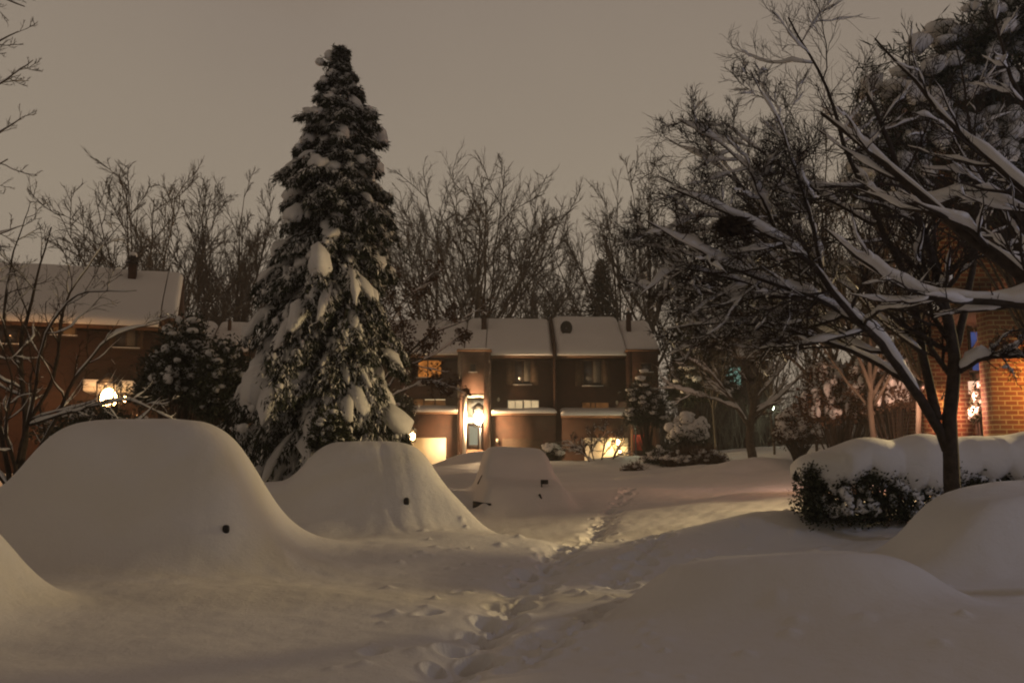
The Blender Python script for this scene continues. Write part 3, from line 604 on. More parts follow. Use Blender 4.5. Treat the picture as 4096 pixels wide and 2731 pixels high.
    MB().box(T(2545), T(2590), ty + 1.73, ty + 1.79, zz(1800, ty), zz(1735, ty)).build('door', M['red'], h)
    MB().box(T(2576), T(2584), ty + 1.70, ty + 1.729, zz(1650, ty), zz(1625, ty)).build('stair_window', M['win_warm'], h)
    window(h, T(2565), T(2612), zz(1490, ty), zz(1450, ty), ty, 'glass')
    window(h, S(2332), S(2410), zz(1545, d), zz(1438, d), d, 'glass', mull=(.5,), shutters=[(S(2300), S(2331)), (S(2411), S(2442))]); MB().box(S(2372), S(2402), d - .047, d - .022, zz(1530, d), zz(1444, d)).build('curtain', M['curtain'], h)
    window(h, S(2325), S(2438), zz(1638, d), zz(1606, d), d, 'win_dim', mull=(.33, .5), sill=False)
    pent(h, 2240, 2512, 1630, 1660, 1.3)
    MB().box(S(2330), S(2500), d - 1.10, d - 1.052, .3, zz(1752, d)).build('garage_door', M['cream'], h)
    b = MB(); p = P(2468, 1610, 51.9); v, f = ICO[2]; b.add(v * np.array([.08, .06, .12]) + p, None, f); b.build('unlit_lamp', M['cream'], h, smooth=True)
    chimney(h, xx(2509, 55), xx(2526, 55), 54.6, 55.1, zz(1330, 55) - .5, zz(1258, 55), caps=1)
    lantern(P(2472, 1768, 50.6), 'bulb_orange', (1.0, .62, .25), 220, 'bright orange lamp by the garage behind the many-stemmed bush', 'lit house lamps', r=.14)
    lantern(P(2480, 1806, 50.4), 'bulb_orange', (1.0, .75, .4), 12, 'tiny low lamp under the orange garage lamp behind the bush', 'lit house lamps', r=.07)
    point(h, P(2568, 1640, ty + 1.1), (1.0, .78, .45), 60, .1)
    # dish
    p = P(2265, 1312, 54.0); q = P(2270, 1345, 53.8)
    dm = empty('satellite_dish', q, 'round dark satellite dish on a short mast on the snowy roof', 'satellite dish')
    b = MB(); a = np.arange(16) * 2 * math.pi / 16
    rings = [np.stack([np.cos(a) * r * .36, np.full(16, .1 * r * r) * 1 - .0, np.sin(a) * r * .42], -1) * np.array([1, -1, 1]) + p for r in (.05, .4, .75, 1.0)]
    bk = [rr + np.array([0, .03, 0]) for rr in rings[::-1]]; V = np.stack(rings + bk); i = np.arange(V.shape[0] * 16).reshape(-1, 16)
    b.add(V.reshape(-1, 3), np.stack([i[:-1], np.roll(i[:-1], -1, 1), np.roll(i[1:], -1, 1), i[1:]], -1).reshape(-1, 4)); b.build('dish', M['metal'], dm, smooth=True)
    MB().tube([q + (0, 0, -.25), p + (0.02, .06, -.05)], [.035, .03], 6).build('mast', M['metal'], dm)
row_houses()
lamp_post(P(2541, 1676, 46.5), 0, 'bulb_green', (1.0, 1.0, .62), 110, 'greenish lamp on a thin post by the entrance at the right end of the row', 'lamps on posts', r=.12)
lamp_post(P(3090, 1630, 66), 0, 'bulb_green', (.85, 1.0, .75), 120, 'distant greenish-white lamp beyond the forked tree', 'lamps on posts', r=.15)

def far_house():
    d = 75.0; h = empty('far_house', (xx(2940, d), d, 2), 'far dark house with a green lit window seen through branches', 'house')
    MB().box(xx(2780, d), xx(3080, d), d, d + 8, .5, zz(1440, d)).build('wall', M['brick'], h)
    slab_roof(h, xx(2770, d), xx(3090, d), d - .3, zz(1440, d) + .25, d + 4, zz(1440, d) + 2.2, .2, .3)
    window(h, xx(2900, d), xx(2970, d), zz(1545, d), zz(1465, d), d, 'win_green', mull=(.5,), fw=.1)
    window(h, xx(3095 - 60, d), xx(3070, d), zz(1665, d), zz(1615, d), d, 'win_dim', fw=.1)
far_house()

def right_house():
    d = 19.0; h = empty('brick_house', (xx(4050, d), d, .7), 'brick house at the right edge, wall glowing orange under lamp light', 'house')
    zt = zz(1242, d); S = lambda X: xx(X, d, 1500)
    MB().box(S(3968), S(3968) + 7, d, d + .5, .2, zt).build('pier', M['brick_near'], h)                       # lit brick pier
    def wing(xl, xr, ya, yb, z0, z1, nm, mt):   # plan with a side wall that splays outward
        MB().prism([(xl, ya, z0), (xr, ya, z0), (xr, yb, z0), (xl * yb / ya * 1.01, yb, z0)], (0, 0, z1 - z0)).build(nm, M[mt], h)
    wing(xx(3690, d + 2.2), xx(3884, d + 2.2), d + 2.2, d + 7, .2, zt, 'set_back_wall', 'brick_near')
    MB().box(xx(3884, d + 2.2) + .002, S(3968) + 6, d + 2.6, d + 4.8, .2, zt).build('recess_wall', M['brick_near'], h)
    wing(xx(3760, d), S(3968) + 7, d - .5, d + 6.9, zt + .12, zt + .32, 'overhang', 'trim')
    wing(xx(3775, d), S(3968) + 7, d - .1, d + 6.8, zt + .322, zt + 4.4, 'upper_wall', 'brick_near')
    MB().box(xx(3775, d) + .3, S(3968) + 7, d - .46, d + 4, zt + .002, zt + .118).build('soffit', M['wood'], h)
    wing(xx(3750, d), S(3968) + 7.2, d - .6, d + 7, zt + 4.41, zt + 4.6, 'roof', 'trim'); wing(xx(3755, d), S(3968) + 7.2, d - .5, d + 6.9, zt + 4.602, zt + 4.95, 'roof_snow', 'snow')
    y = d + 2.19 + .4
    window(h, xx(3886, y) , xx(3934, y), zz(1490, y), zz(1320, y), y, 'win_blue', fw=.05, mull=())
    MB().box(xx(3886, y - .1), xx(3955, y - .1), y - .5, y - .2, zz(1530, y) + .0, zz(1500, y)).build('window_box', M['wood'], h)
    bx = MB().box(xx(3886, y - .5), xx(3944, y - .5), y - .49, y - .21, zz(1580, y), zz(1531, y)).build('glow_panel', M['pink_glow'], h)  # plain panel whose brightness is emission in its own material
    window(h, xx(3820, d, 800), xx(3890, d, 800), zt + 1.4, zt + 2.8, d - .1, 'glass', mull=(.5,))
    return h
right_house()
# the lamp whose light falls on the brick pier, over the hedge and across the road (it stands just past the right edge)
def flood_light(loc_, target, watts, col, cone, label, blend=.6, pole=False):
    l = np.array(loc_); root = empty('flood_light', l, label, 'lamp')
    dr = norm(np.array(target) - l); MB().tube([l - dr * .16, l - dr * .1, l + dr * .02], [.05, .11, .15], 12).build('housing', M['metal'], root)
    if pole: MB().tube([(l[0], l[1], gz(l[0], l[1]) - .2), l - dr * .12], [.05, .035], 8).build('pole', M['metal'], root, smooth=True)
    else: MB().tube([l - dr * .13, l + (0.1, .5, .3), l + (.14, .9, .34) if l[1] < 20 else l + (.12, .32, .1)], [.025] * 3, 6).build('arm', M['metal'], root)
    q = bpy.data.lights.new('lamp_light', 'SPOT'); q.energy = watts; q.color = col; q.spot_size = math.radians(cone); q.spot_blend = blend; q.shadow_soft_size = .22
    o = bpy.data.objects.new('lamp_light', q); C.objects.link(o); o.parent = root; o.location = Vector(dr * .28); o.rotation_euler = Vector(dr).to_track_quat('-Z', 'Y').to_euler()
flood_light((11.3, 17.2, 4.1), (10.9, 19.2, 2.7), 760, (1.0, .44, .09), 82, 'orange flood light under the eave of the right brick house')
flood_light((13.6, 17.5, 4.1), (3.6, 16.2, 1.4), 4800, (1.0, .72, .33), 68, 'yellow flood light on a post beyond the right edge, aimed along the road', blend=.85, pole=True)
lamp_post((11.5, 6.8, 5.4), 0, 'bulb_cool', (.66, .70, 1.0), 260, 'cool white street lamp just outside the right edge', None, r=.14)
pl = lantern(P(3798, 1610, 20.8), 'bulb_orange', (1.0, .42, .28), 150, 'pinkish lamp at the door behind the dark tree trunk', None, r=.10)

flood_light(P(3672, 1545, 20.9), (8.2, 25.5, 1.6), 400, (1.0, .56, .38), 120, 'added pinkish light that brightens the thicket from the corner of the right brick house', blend=.8)  # extra light added for the snowy thicket; no fixture known at this corner
# ------------------------------------------------------------------ trees
def finish_tree(name, base, label, group, bark, levels, foliage=None, snow=None, barkm='bark', cat='tree', fol_mat='leaf'):
    r = empty(name, base, label, cat, group)
    tb = MB()
    for (Pt, R, s_) in levels[:1]: tubes(tb, Pt, R, s_)
    tb.build('trunk', M[barkm], r, smooth=True)
    if len(levels) > 1:
        cb = MB()
        for (Pt, R, s_) in levels[1:]: tubes(cb, Pt, R, s_)
        cb.build('crown', M[barkm], r, smooth=True)
    if foliage is not None and foliage.n: foliage.build('foliage', M[fol_mat], r)
    if snow is not None and snow.n: snow.build('snow', M['snow'], r, smooth=True)
    return r
def stems(polys, rads, N=14, wig=0.0, rng=rng):
    Pt = np.stack([resample(p, N, wig, rng) for p in polys]); R = np.stack([np.linspace(a, b, N) for a, b in rads]); return Pt, R

# --- the big snow-laden spruce
def spruce():
    rg = np.random.RandomState(3); d = 20.0
    zb = 0.2; top = P(1340, 190, d); x0 = xx(1330, d); H = top[2]
    prof = [(190, 8, 8), (270, 42, 26), (330, 80, 75), (420, 108, 116), (520, 160, 180), (620, 155, 185), (700, 225, 205), (800, 240, 235), (900, 240, 245), (960, 250, 235), (1000, 315, 235), (1150, 320, 250), (1300, 325, 250),
            (1400, 360, 262), (1500, 400, 265), (1580, 410, 290), (1680, 410, 325), (1760, 390, 330), (1850, 340, 270), (1960, 300, 220)]
    pz = np.array([zz(a, d) for a, _, _ in prof])[::-1]; pl = np.array([b for _, b, _ in prof])[::-1] * d / FPX; pr = np.array([c for _, _, c in prof])[::-1] * d / FPX
    curves = []; wids = []; whos = []
    nb = 600
    zs = zb + .2 + (H - zb - .25) * (np.linspace(0, 1, nb) ** 0.9)
    az = (np.arange(nb) * 2.39996 + rg.uniform(-.3, .3, nb))
    snow = MB(); fol = MB(); wood = []
    for z, a in zip(zs, az):
        ca, sa = math.cos(a), math.sin(a); f = (z - zb) / (H - zb)
        zt = z - .22 * (1 - f)
        wl, wr = np.interp(zt, pz, pl), np.interp(zt, pz, pr); R_ = (wl if ca < 0 else wr) * abs(ca) + (wl + wr) / 2 * (1 - abs(ca)); R_ *= rg.choice([1.12, .92, .72, .5], p=[.3, .28, .24, .18]) * rg.uniform(.82, 1.12)
        R_ = max(R_, .12); drop = (.22 + .72 * (1 - f)) * R_ * rg.uniform(.5, 1.3); tipup = max(0, f - .45) * .5 * R_ * (1 if ca > 0 else .4)
        N = 9; t = np.linspace(0, 1, N); hr = R_ * (t ** .9); zc = z + .15 * R_ * np.sin(t * 2.4) - drop * t ** 2.6 + tipup * t ** 4
        az2 = a + .12 * np.sin(t * 3 + rg.uniform(0, 6))
        cur = np.stack([x0 + np.cos(az2) * hr, d + np.sin(az2) * hr, zc], -1); wood.append(cur)
        dirs = norm(np.gradient(cur, axis=0)); side = norm(np.cross(dirs, [0, 0, 1.0]))
        wd = (.085 + .11 * R_ / 2.0) * rg.uniform(.7, 1.3)
        subs = [cur[2:]]; sw = [wd]
        ns = int(4 + R_ * 4.0)
        for k in range(ns):
            tt = rg.uniform(.25, 1.0); i = min(int(tt * (N - 1)), N - 1); sg = 1 if k % 2 else -1; L_ = R_ * .34 * (1.2 - tt) + .14 * (1 - .6 * f)
            dd = norm(dirs[i] * .8 + side[i] * sg * rg.uniform(.3, 1.1)); q = [cur[i]]
            for m in range(5): dd = norm(dd + np.array([0, 0, -.38 + .2 * f])); q.append(q[-1] + dd * L_ / 5)
            subs.append(np.array(q)); sw.append(wd * .55 * rg.uniform(.7, 1.2))
        pl_ = (.55 + .25 * (1 - f)) * (1.2 if ca < -.1 else .8); loaded = rg.uniform() < pl_; bw = rg.choice([.5, .8, 1.12], p=[.4, .35, .25]) if loaded else 0
        for j, (q, ww) in enumerate(zip(subs, sw)):
            q7 = resample(q, 9); tt = np.linspace(0, 1, 9)
            s0 = rg.uniform(.05, .5); s1 = min(1.0, s0 + rg.uniform(.38, .6)); env = np.sqrt(np.clip(1 - ((tt - (s0 + s1) / 2) / ((s1 - s0) / 2 + .02)) ** 2, 0, 1)); m_ = (tt >= s0 - .07) & (tt <= s1 + .07)
            if m_.sum() >= 4 and ((loaded and rg.uniform() < (.9 if j == 0 else .55)) or rg.uniform() < .10):
                sc_ = bw if loaded else .5; var = np.clip(1 + rg.normal(size=9) * .16, .6, 1.5); sw_ = (1.3 if j == 0 else .95) * sc_
                a1 = np.maximum(ww * env * var * sw_, .008)[m_]; a2 = np.maximum(ww * env * var * .75 * sw_, .006)[m_]
                tubes(snow, q7[None, m_], np.ones((1, m_.sum())), 10, up_off=np.full((1, m_.sum()), ww * .35 * sc_), squash=(a1[None], a2[None]), rough=.32)
            nf = int(26 + 120 * ww); tf = rg.uniform(0.1, 1, nf) * 8; i1 = np.minimum(tf.astype(int), 7); cf = q7[i1] * (1 - (tf - i1)[:, None]) + q7[i1 + 1] * (tf - i1)[:, None]
            sf = norm(np.cross(norm(np.gradient(q7, axis=0))[i1], [0, 0, 1.0])); cf = cf + sf * (rg.uniform(-1, 1, nf) * ww)[:, None] + np.array([0, 0, 1.0]) * (rg.uniform(-.5, .35, nf) * ww)[:, None]
            shards(snow, cf, .11, .014, rg, d=norm(np.gradient(q7, axis=0))[i1] * .9 + sf * rg.uniform(-1, 1, nf)[:, None] * .8 + np.array([0, 0, -.35]))
            nn = int(60 + 380 * ww); tn = rg.uniform(0, 1, nn); f_ = tn * 8; i0 = np.minimum(f_.astype(int), 7); c_ = q7[i0] * (1 - (f_ - i0)[:, None]) + q7[i0 + 1] * (f_ - i0)[:, None]
            dr = norm(np.gradient(q7, axis=0))[i0]; sd = norm(np.cross(dr, [0, 0, 1.0]))
            c_ = c_ + sd * (rg.uniform(-1, 1, nn) * ww * 1.1)[:, None] + np.array([0, 0, 1.0]) * (-rg.uniform(-.1, 1.2, nn) * ww * .95)[:, None]
            shards(fol, c_, .13, .013, rg, d=dr * .8 + sd * rg.uniform(-1, 1, nn)[:, None] + np.array([0, 0, -.35]))
    # leader tufts and the leaning snow cap on the tip
    tp = P(1335, 225, d)
    blobs(snow, np.array([tp + (-.10, 0, .02), tp + (-.30, 0, -.13), tp + (.02, -.05, .12)]), np.array([[.12, .11, .13], [.11, .10, .10], [.06, .06, .10]]), rg, 2, rough=.2)
    tpc = np.vstack([tp + rg.normal(size=(120, 3)) * (.05, .05, .10) + (.05, 0, .04), tp + rg.normal(size=(90, 3)) * .06 + (-.2, 0, -.18), tp + rg.normal(size=(90, 3)) * .05 + (.2, 0, -.02)]); shards(fol, tpc, .12, .013, rg, droop=.2)
    W = np.stack(wood); Wr = np.linspace(.028, .006, 9)[None] * np.ones((len(W), 1))
    tr = np.array([[x0, d, -.2], [x0, d, 2], [x0 + .02, d, 5], [xx(1338, d, 500), d, 8], [top[0], d, H - .1]])
    trP, trR = stems([tr], [(.26, .03)], 10)
    r = empty('spruce_tree', (x0, d, .2), 'tall snow-laden spruce towering over the buried cars', 'spruce tree')
    m = MB(); tubes(m, trP, trR, 10); m.build('trunk', M['bark'], r, smooth=True)
    m = MB(); tubes(m, W, Wr, 4); m.build('branch', M['bark'], r, smooth=True)
    fol.build('foliage', M['needle'], r); snow.build('snow', M['snow'], r, smooth=True)
spruce()

# --- leafy / twiggy bush made of clumps
def bush(name, cen, rad, n, label, cat='bush', group=None, leaf=.09, lw=.028, per=60, clump=.2, capk=.75, cap=(.16, .09), seed=0, fol_mat='leaf', trunk=None, shell=.55, flat=1.0, bottom=-.2, twig=True):
    rg = np.random.RandomState(seed); cen = np.array(cen, float); rad = np.array(rad, float)
    v = norm(rg.normal(size=(n * 3, 3))); v = v[v[:, 2] > bottom][:n]; k = rg.uniform(shell, 1.0, len(v))[:, None]
    c_ = cen + v * k * rad * (1 + .12 * np.sin(v[:, :1] * 5 + seed) + .1 * np.sin(v[:, 2:] * 7 + seed * 2))
    fol = MB(); snow = MB()
    lc = np.repeat(c_, per, 0) + rg.normal(size=(len(c_) * per, 3)) * clump * .5; shards(fol, lc, leaf, lw, rg, d=np.repeat(v, per, 0) * .4, droop=.15)
    m = rg.uniform(size=len(c_)) < capk; m &= (v[:, 2] > -.15) | (rg.uniform(size=len(c_)) < .4)
    s_ = cap[0] * rg.uniform(.5, 1.3, m.sum()); h_ = cap[1] * rg.uniform(.6, 1.3, m.sum())
    blobs(snow, c_[m] + np.array([0, 0, clump * .35]), np.stack([s_, s_ * rg.uniform(.7, 1, m.sum()), h_], -1), rg, 2, rough=.28)
    r = empty(name, (cen[0], cen[1], cen[2] - rad[2]), label, cat, group)
    z0 = gz(cen[0], cen[1]) - .1
    B_ = min(len(c_), 70); base = np.array([cen[0], cen[1], z0]); pick = c_[rg.permutation(len(c_))[:B_]]
    st = np.stack([resample([base + rg.normal(size=3) * .05 * [1, 1, 0], base * .5 + q * .5 + [0, 0, -.1 * rad[2]], q], 6) for q in pick]); mb = MB(); tubes(mb, st, np.linspace(.025, .006, 6)[None] * np.ones((B_, 1)), 4)
    mb.build('stem' if name != 'evergreen_tree' else 'trunk', M['bark'], r, smooth=True)
    fol.build('foliage', M[fol_mat], r); snow.build('snow', M['snow'], r, smooth=True)
    return r
def bushP(name, X, Y, d, rx, rz, *a, ry=None, **k): return bush(name, P(X, Y, d), (rx * d / FPX, (ry or rx) * d / FPX, rz * d / FPX), *a, **k)

bushP('evergreen_shrub', 720, 1560, 26, 150, 250, 260, 'broad rounded evergreen dusted with snow left of the spruce', seed=1, clump=.3, cap=(.17, .12), per=60, leaf=.12)
bushP('evergreen_shrub', 900, 1620, 25, 110, 260, 200, 'dark evergreen tucked between the rounded shrub and the spruce', seed=2, clump=.3, cap=(.13, .09), per=60, leaf=.12)
bushP('evergreen_shrub', 400, 1760, 29, 230, 130, 160, 'low dark shrub under the glaring porch lamp', seed=3, clump=.3, cap=(.14, .08), capk=.6, per=60, leaf=.12)
bushP('evergreen_shrub', 1310, 1760, 17.9, 62, 110, 110, 'small feathery snow-dusted shrub directly in front of the spruce', seed=4, clump=.14, cap=(.075, .07), per=60, leaf=.07, lw=.02)
bushP('low_shrub', 2205, 1815, 46, 50, 40, 40, 'small snow-capped shrub below the wall between the two garages', seed=5, clump=.2, cap=(.2, .14), per=40, leaf=.12)
bushP('evergreen_shrub', 1590, 1650, 44, 55, 85, 55, 'dark shrub around the small orange garage lamp', seed=15, clump=.3, cap=(.12, .08), capk=.3, per=60, leaf=.14)
bushP('low_shrub', 2030, 1838, 35, 40, 20, 26, 'tiny brushy twigs poking out of the snow before the entrance', seed=6, clump=.16, cap=(.12, .08), capk=.3, per=40, leaf=.14, fol_mat='dead_leaf')
bushP('low_shrub', 2790, 1845, 41, 130, 42, 150, 'long low brown hedge between the snowy conifer and the forked tree', cat='hedge', seed=7, clump=.24, cap=(.2, .10), capk=.4, per=50, leaf=.2, lw=.015, fol_mat='dead_leaf', ry=50)
bushP('evergreen_shrub', 2640, 1840, 42, 60, 45, 50, 'dark low bush at the foot of the drooping conifer', seed=8, clump=.24, cap=(.2, .12), per=50, leaf=.15)
bushP('low_shrub', 2530, 1882, 36, 42, 16, 24, 'brown twigs poking from the snow below the greenish lamp', seed=18, clump=.18, cap=(.1, .05), capk=.3, per=40, leaf=.16, lw=.012, fol_mat='dead_leaf')
bushP('snowy_shrub', 3080 + 110, 1740, 33, 90, 90, 120, 'snow-clotted shrub at the left end of the thicket beyond the hedge', seed=9, clump=.28, cap=(.22, .2), per=40, leaf=.14, fol_mat='dead_leaf')
bushP('snowy_shrub', 3350, 1640, 27, 150, 170, 260, 'snow-clotted bush in the middle of the thicket beyond the hedge', seed=10, clump=.26, cap=(.13, .17), per=40, leaf=.12, fol_mat='dead_leaf', capk=.9)
bushP('snowy_shrub', 3580, 1590, 25, 150, 190, 300, 'pink lit snowy bush close to the brick house beyond the hedge', seed=12, clump=.24, cap=(.10, .17), per=40, leaf=.11, fol_mat='dead_leaf', capk=.95)
bushP('snowy_shrub', 3760, 1640, 24, 70, 120, 120, 'narrow pink lit snowy bush just behind the dark tree trunk', seed=13, clump=.22, cap=(.10, .15), per=40, leaf=.11, fol_mat='dead_leaf', capk=.95)
bushP('evergreen_shrub', 3925, 1650, 20.6, 28, 105, 60, 'slender snow-plastered shrub in the recess beside the lit brick pier', seed=14, clump=.12, cap=(.10, .13), per=40, leaf=.08, capk=1.0)
# top right broadleaf evergreen, heavy with snow
def evergreen_right():
    rg = np.random.RandomState(21); cs = []
    for (X, Y, rx, rz) in [(3650, 420, 260, 240), (3900, 250, 240, 240), (3950, 640, 220, 250), (3560, 700, 160, 150), (4080, 120, 200, 180)]:
        cs.append((P(X, Y, 15.5), rx * 15.5 / FPX, rz * 15.5 / FPX))
    fol = MB(); snow = MB(); allc = []
    for c0, rx, rz in cs:
        n = 95; v = norm(rg.normal(size=(n, 3))); c_ = c0 + v * rg.uniform(.35, 1, (n, 1)) * np.array([rx, rx, rz]); allc.append(c_)
        per = 34; shards(fol, np.repeat(c_, per, 0) + rg.normal(size=(n * per, 3)) * .15, .24, .011, rg, droop=.2)
        m = rg.uniform(size=n) < .6; k = m.sum(); s_ = rg.uniform(.09, .26, k)
        blobs(snow, c_[m] + (0, 0, .08), np.stack([s_, s_ * .75, s_ * rg.uniform(.4, .85, k)], -1), rg, 2, rough=.35)
    allc = np.vstack(allc); bx, by = 9.6, 16.3; base = np.array([bx, by, .5])
    tk = resample([base, base + (0, 0, 3), base + (0.1, 0, 6.5)], 10)
    st = np.stack([resample([tk[rg.randint(3, 9)], q * .5 + (np.array([bx, by, q[2] - .6])) * .5, q], 7) for q in allc[rg.permutation(len(allc))[:160]]])
    r = empty('evergreen_tree', base, 'large snow-clumped evergreen filling the top right corner', 'tree')
    m = MB(); tubes(m, tk[None], np.linspace(.17, .06, 10)[None], 8); m.build('trunk', M['bark'], r, smooth=True)
    m = MB(); tubes(m, st, np.linspace(.035, .008, 7)[None] * np.ones((len(st), 1)), 5); m.build('crown', M['bark'], r, smooth=True)
    fol.build('foliage', M['leaf'], r); snow.build('snow', M['snow'], r, smooth=True)
evergreen_right()

# --- background bare trees: four shapes, copied
def bare_tree(seed, spread=.5, stemsn=1, twigs=(11, 10, 9), lean=0.0, thick=.009, up=.045, low=.2):
    """unit-height tree at the origin -> (trunk levels)"""
    rg = np.random.RandomState(seed); polys = []; rad = []; n_ = 5 + 2 * stemsn; a0 = rg.uniform(0, 6.28)
    polys.append([(0, 0, -.02), (.01, 0, .25), (lean * .4, .01, .55), (lean * .7, 0, .84)]); rad.append((thick, thick * .1))
    for s_ in range(n_):   # limbs fork off the trunk and fan out into a broad dome
        a = a0 + s_ * 2.4 + rg.uniform(-.3, .3); o = spread * rg.uniform(.30, .56); h0 = rg.uniform(.18, .42); k = .52 + .34 * math.sqrt(max(0, 1 - (o / (spread * .62)) ** 2)) + rg.uniform(-.05, .03)
        ca, sa = math.cos(a), math.sin(a); polys.append([(lean * .2, 0, h0), (o * .38 * ca + lean * .3, o * .38 * sa, h0 + (k - h0) * .30), (o * .74 * ca + lean * .5, o * .74 * sa, h0 + (k - h0) * .64), (o * ca + lean * .7, o * sa, k)]); rad.append((thick * rg.uniform(.42, .62), thick * .10))
    P0, R0 = stems(polys, rad, 14, .06, rg)
    P1, R1 = grow(rg, P0, R0, 7, .28, .99, spread * .62, .65, 9, up=up, wig=.08, rf=.5, rmin=.0016, tiplen=.45, taper=.25)
    P2, R2 = grow(rg, P1, R1, 8, .12, .98, .46, .65, 6, up=up * .7, wig=.12, rf=.55, rmin=.0010, tiplen=.4)
    P3, R3 = grow(rg, P2, R2, 6, .12, 1, .5, .6, 4, up=.06, wig=.14, rf=.65, rmin=.0007, tiplen=.3)
    return [(P0, R0, 8), (P1, R1, 5), (P2, R2, 4), (P3, R3, 3)]
PROTO = {}
def proto(key, **k):
    lv = bare_tree(**k); zs_ = np.concatenate([l[0][..., 2].ravel() for l in lv[1:]]); f_ = 1 / (.985 * zs_.max()); lv = [(a_ * f_, b_ * f_, c__) for a_, b_, c__ in lv]; t = MB(); tubes(t, *lv[0]); c_ = MB()
    for l in lv[1:]: tubes(c_, *l)
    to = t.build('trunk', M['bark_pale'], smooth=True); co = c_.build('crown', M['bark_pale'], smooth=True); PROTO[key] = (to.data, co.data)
    bpy.data.objects.remove(to); bpy.data.objects.remove(co)
proto('a', seed=31, spread=.62, stemsn=3); proto('b', seed=32, spread=.52, stemsn=3, up=.07); proto('c', seed=33, spread=.66, stemsn=1, thick=.0115)
proto('d', seed=34, spread=.62, stemsn=2, lean=.12, thick=.0105); proto('e', seed=35, spread=.46, stemsn=2, up=.08, low=.28)
def place_tree(key, X, Ytop, d, label, sx=1.0, yaw=0, group='bare trees behind the houses', base=None):
    x = xx(X, d, 1300); zb = (gz(x, d) if base is None else base) - .1; H = zz(Ytop, d) - zb
    r = empty('bare_tree', (x, d, zb), label, 'tree', group); r.rotation_euler = (0, 0, yaw); r.scale = (H * sx, H * sx, H)
    for nm, me in zip(('trunk', 'crown'), PROTO[key]):
        o = bpy.data.objects.new(nm, me); C.objects.link(o); o.parent = r
    return r
BT = [('a', 590, 655, 56, 'tall bare tree with a forked crown just right of the left chimney', 1.0, .3), ('e', 430, 940, 58, 'shorter bare tree left of the left chimney', .9, 1.2), ('b', 830, 700, 60, 'slim bare tree rising between the left house and spruce', .9, 2.0),
      ('e', 930, 690, 62, 'narrow upright bare tree close beside the left side of the spruce', .8, 0.4), ('d', 1080, 820, 64, 'bare tree half hidden behind the left edge of the spruce', .8, 3.3), ('b', 740, 860, 66, 'bare tree behind the low brick house roof', .9, 4.0), ('c', 1010, 1000, 68, 'fainter bare tree deep between the left house and spruce', .8, 5.0),
      ('c', 1745, 610, 64, 'tallest bare tree in the middle, straight trunk right of the spruce', .85, .8), ('a', 1930, 640, 66, 'wide bare tree with forked limbs above the lit entrance', .95, 2.4), ('d', 1860, 700, 62, 'bare tree leaning right behind the middle of the row', .9, 5.9),
      ('b', 2090, 850, 64, 'bare tree above the party wall between the end houses', .9, 1.1), ('e', 2230, 1010, 66, 'bare tree right above the satellite dish', .8, 2.7), 
      ('b', 2330, 1120, 74, 'faint small bare tree left of the dark pine', .9, .2), ('d', 2500, 660, 66, 'bare tree behind the right chimney of the row', .7, 2.6), ('e', 2600, 620, 64, 'tall narrow bare tree at the right end of the row', .8, 1.4),
      ('b', 2720, 740, 62, 'bare tree just right of the end house', .7, 5.1), ('c', 2850, 1000, 48, 'bare tree behind the forked snowy tree', .6, 3.7), ('a', 3080, 950, 46, 'bare tree above the distant greenish lamp', .6, 2.2), ('b', 3250, 850, 40, 'bare tree behind the left part of the thicket', .7, 1.0),
      ('d', 3450, 900, 36, 'bare tree behind the middle of the thicket', .7, 4.4), ('e', 3650, 1000, 34, 'bare tree near the brick house behind the thicket', .8, .9), ('c', 150, 1090, 50, 'bare tree behind the roof of the left house near the left edge', .7, 2.9), ('a', 3330, 560, 27, 'bare tree tangle behind the left half of the arching dark tree', 1.1, 1.7), ('c', 3480, 620, 24, 'bare tree behind the middle of the arching dark tree', 1.0, 3.9), ('d', 3640, 520, 22, 'bare tree behind the trunk side of the arching dark tree', .8, 5.5),
      ('b', -60, 1050, 48, 'bare tree behind the left house at the very left edge', .8, .6)]
for (k, X, Y, d, lab, sx, yaw) in BT: place_tree(k, X, Y, d, lab, sx, yaw)
# low woodland edge that reads as one dark mass behind the houses
def woodland():
    rg = np.random.RandomState(77); mb = MB(); n = 2600
    X = rg.uniform(-400, 3900, n); d = rg.uniform(66, 84, n); x = (X - 2048) / FPX * d; z0 = 2.0
    h = rg.uniform(2.5, 7.0, n) * (1 + .25 * np.sin(x * .3) + .15 * np.sin(x * .9)); B0 = np.stack([x, d, np.full(n, z0)], -1)
    Pt = np.zeros((n, 6, 3)); Pt[:, 0] = B0; dr = norm(np.c_[rg.normal(size=(n, 2)) * .16, np.ones(n)])
    for k in range(1, 6): dr = norm(dr + rg.normal(size=dr.shape) * .10); Pt[:, k] = Pt[:, k - 1] + dr * (h / 5)[:, None]
    R = np.linspace(.06, .015, 6)[None] * rg.uniform(.5, 1.3, (n, 1)); tubes(mb, Pt, R, 3)
    P1, R1 = grow(rg, Pt, R, 7, .25, 1, .4, .7, 5, up=.12, wig=.15, rf=.5, rmin=.012); tubes(mb, P1, R1, 3)
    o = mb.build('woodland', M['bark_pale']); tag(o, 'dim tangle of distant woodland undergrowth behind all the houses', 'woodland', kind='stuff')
woodland()
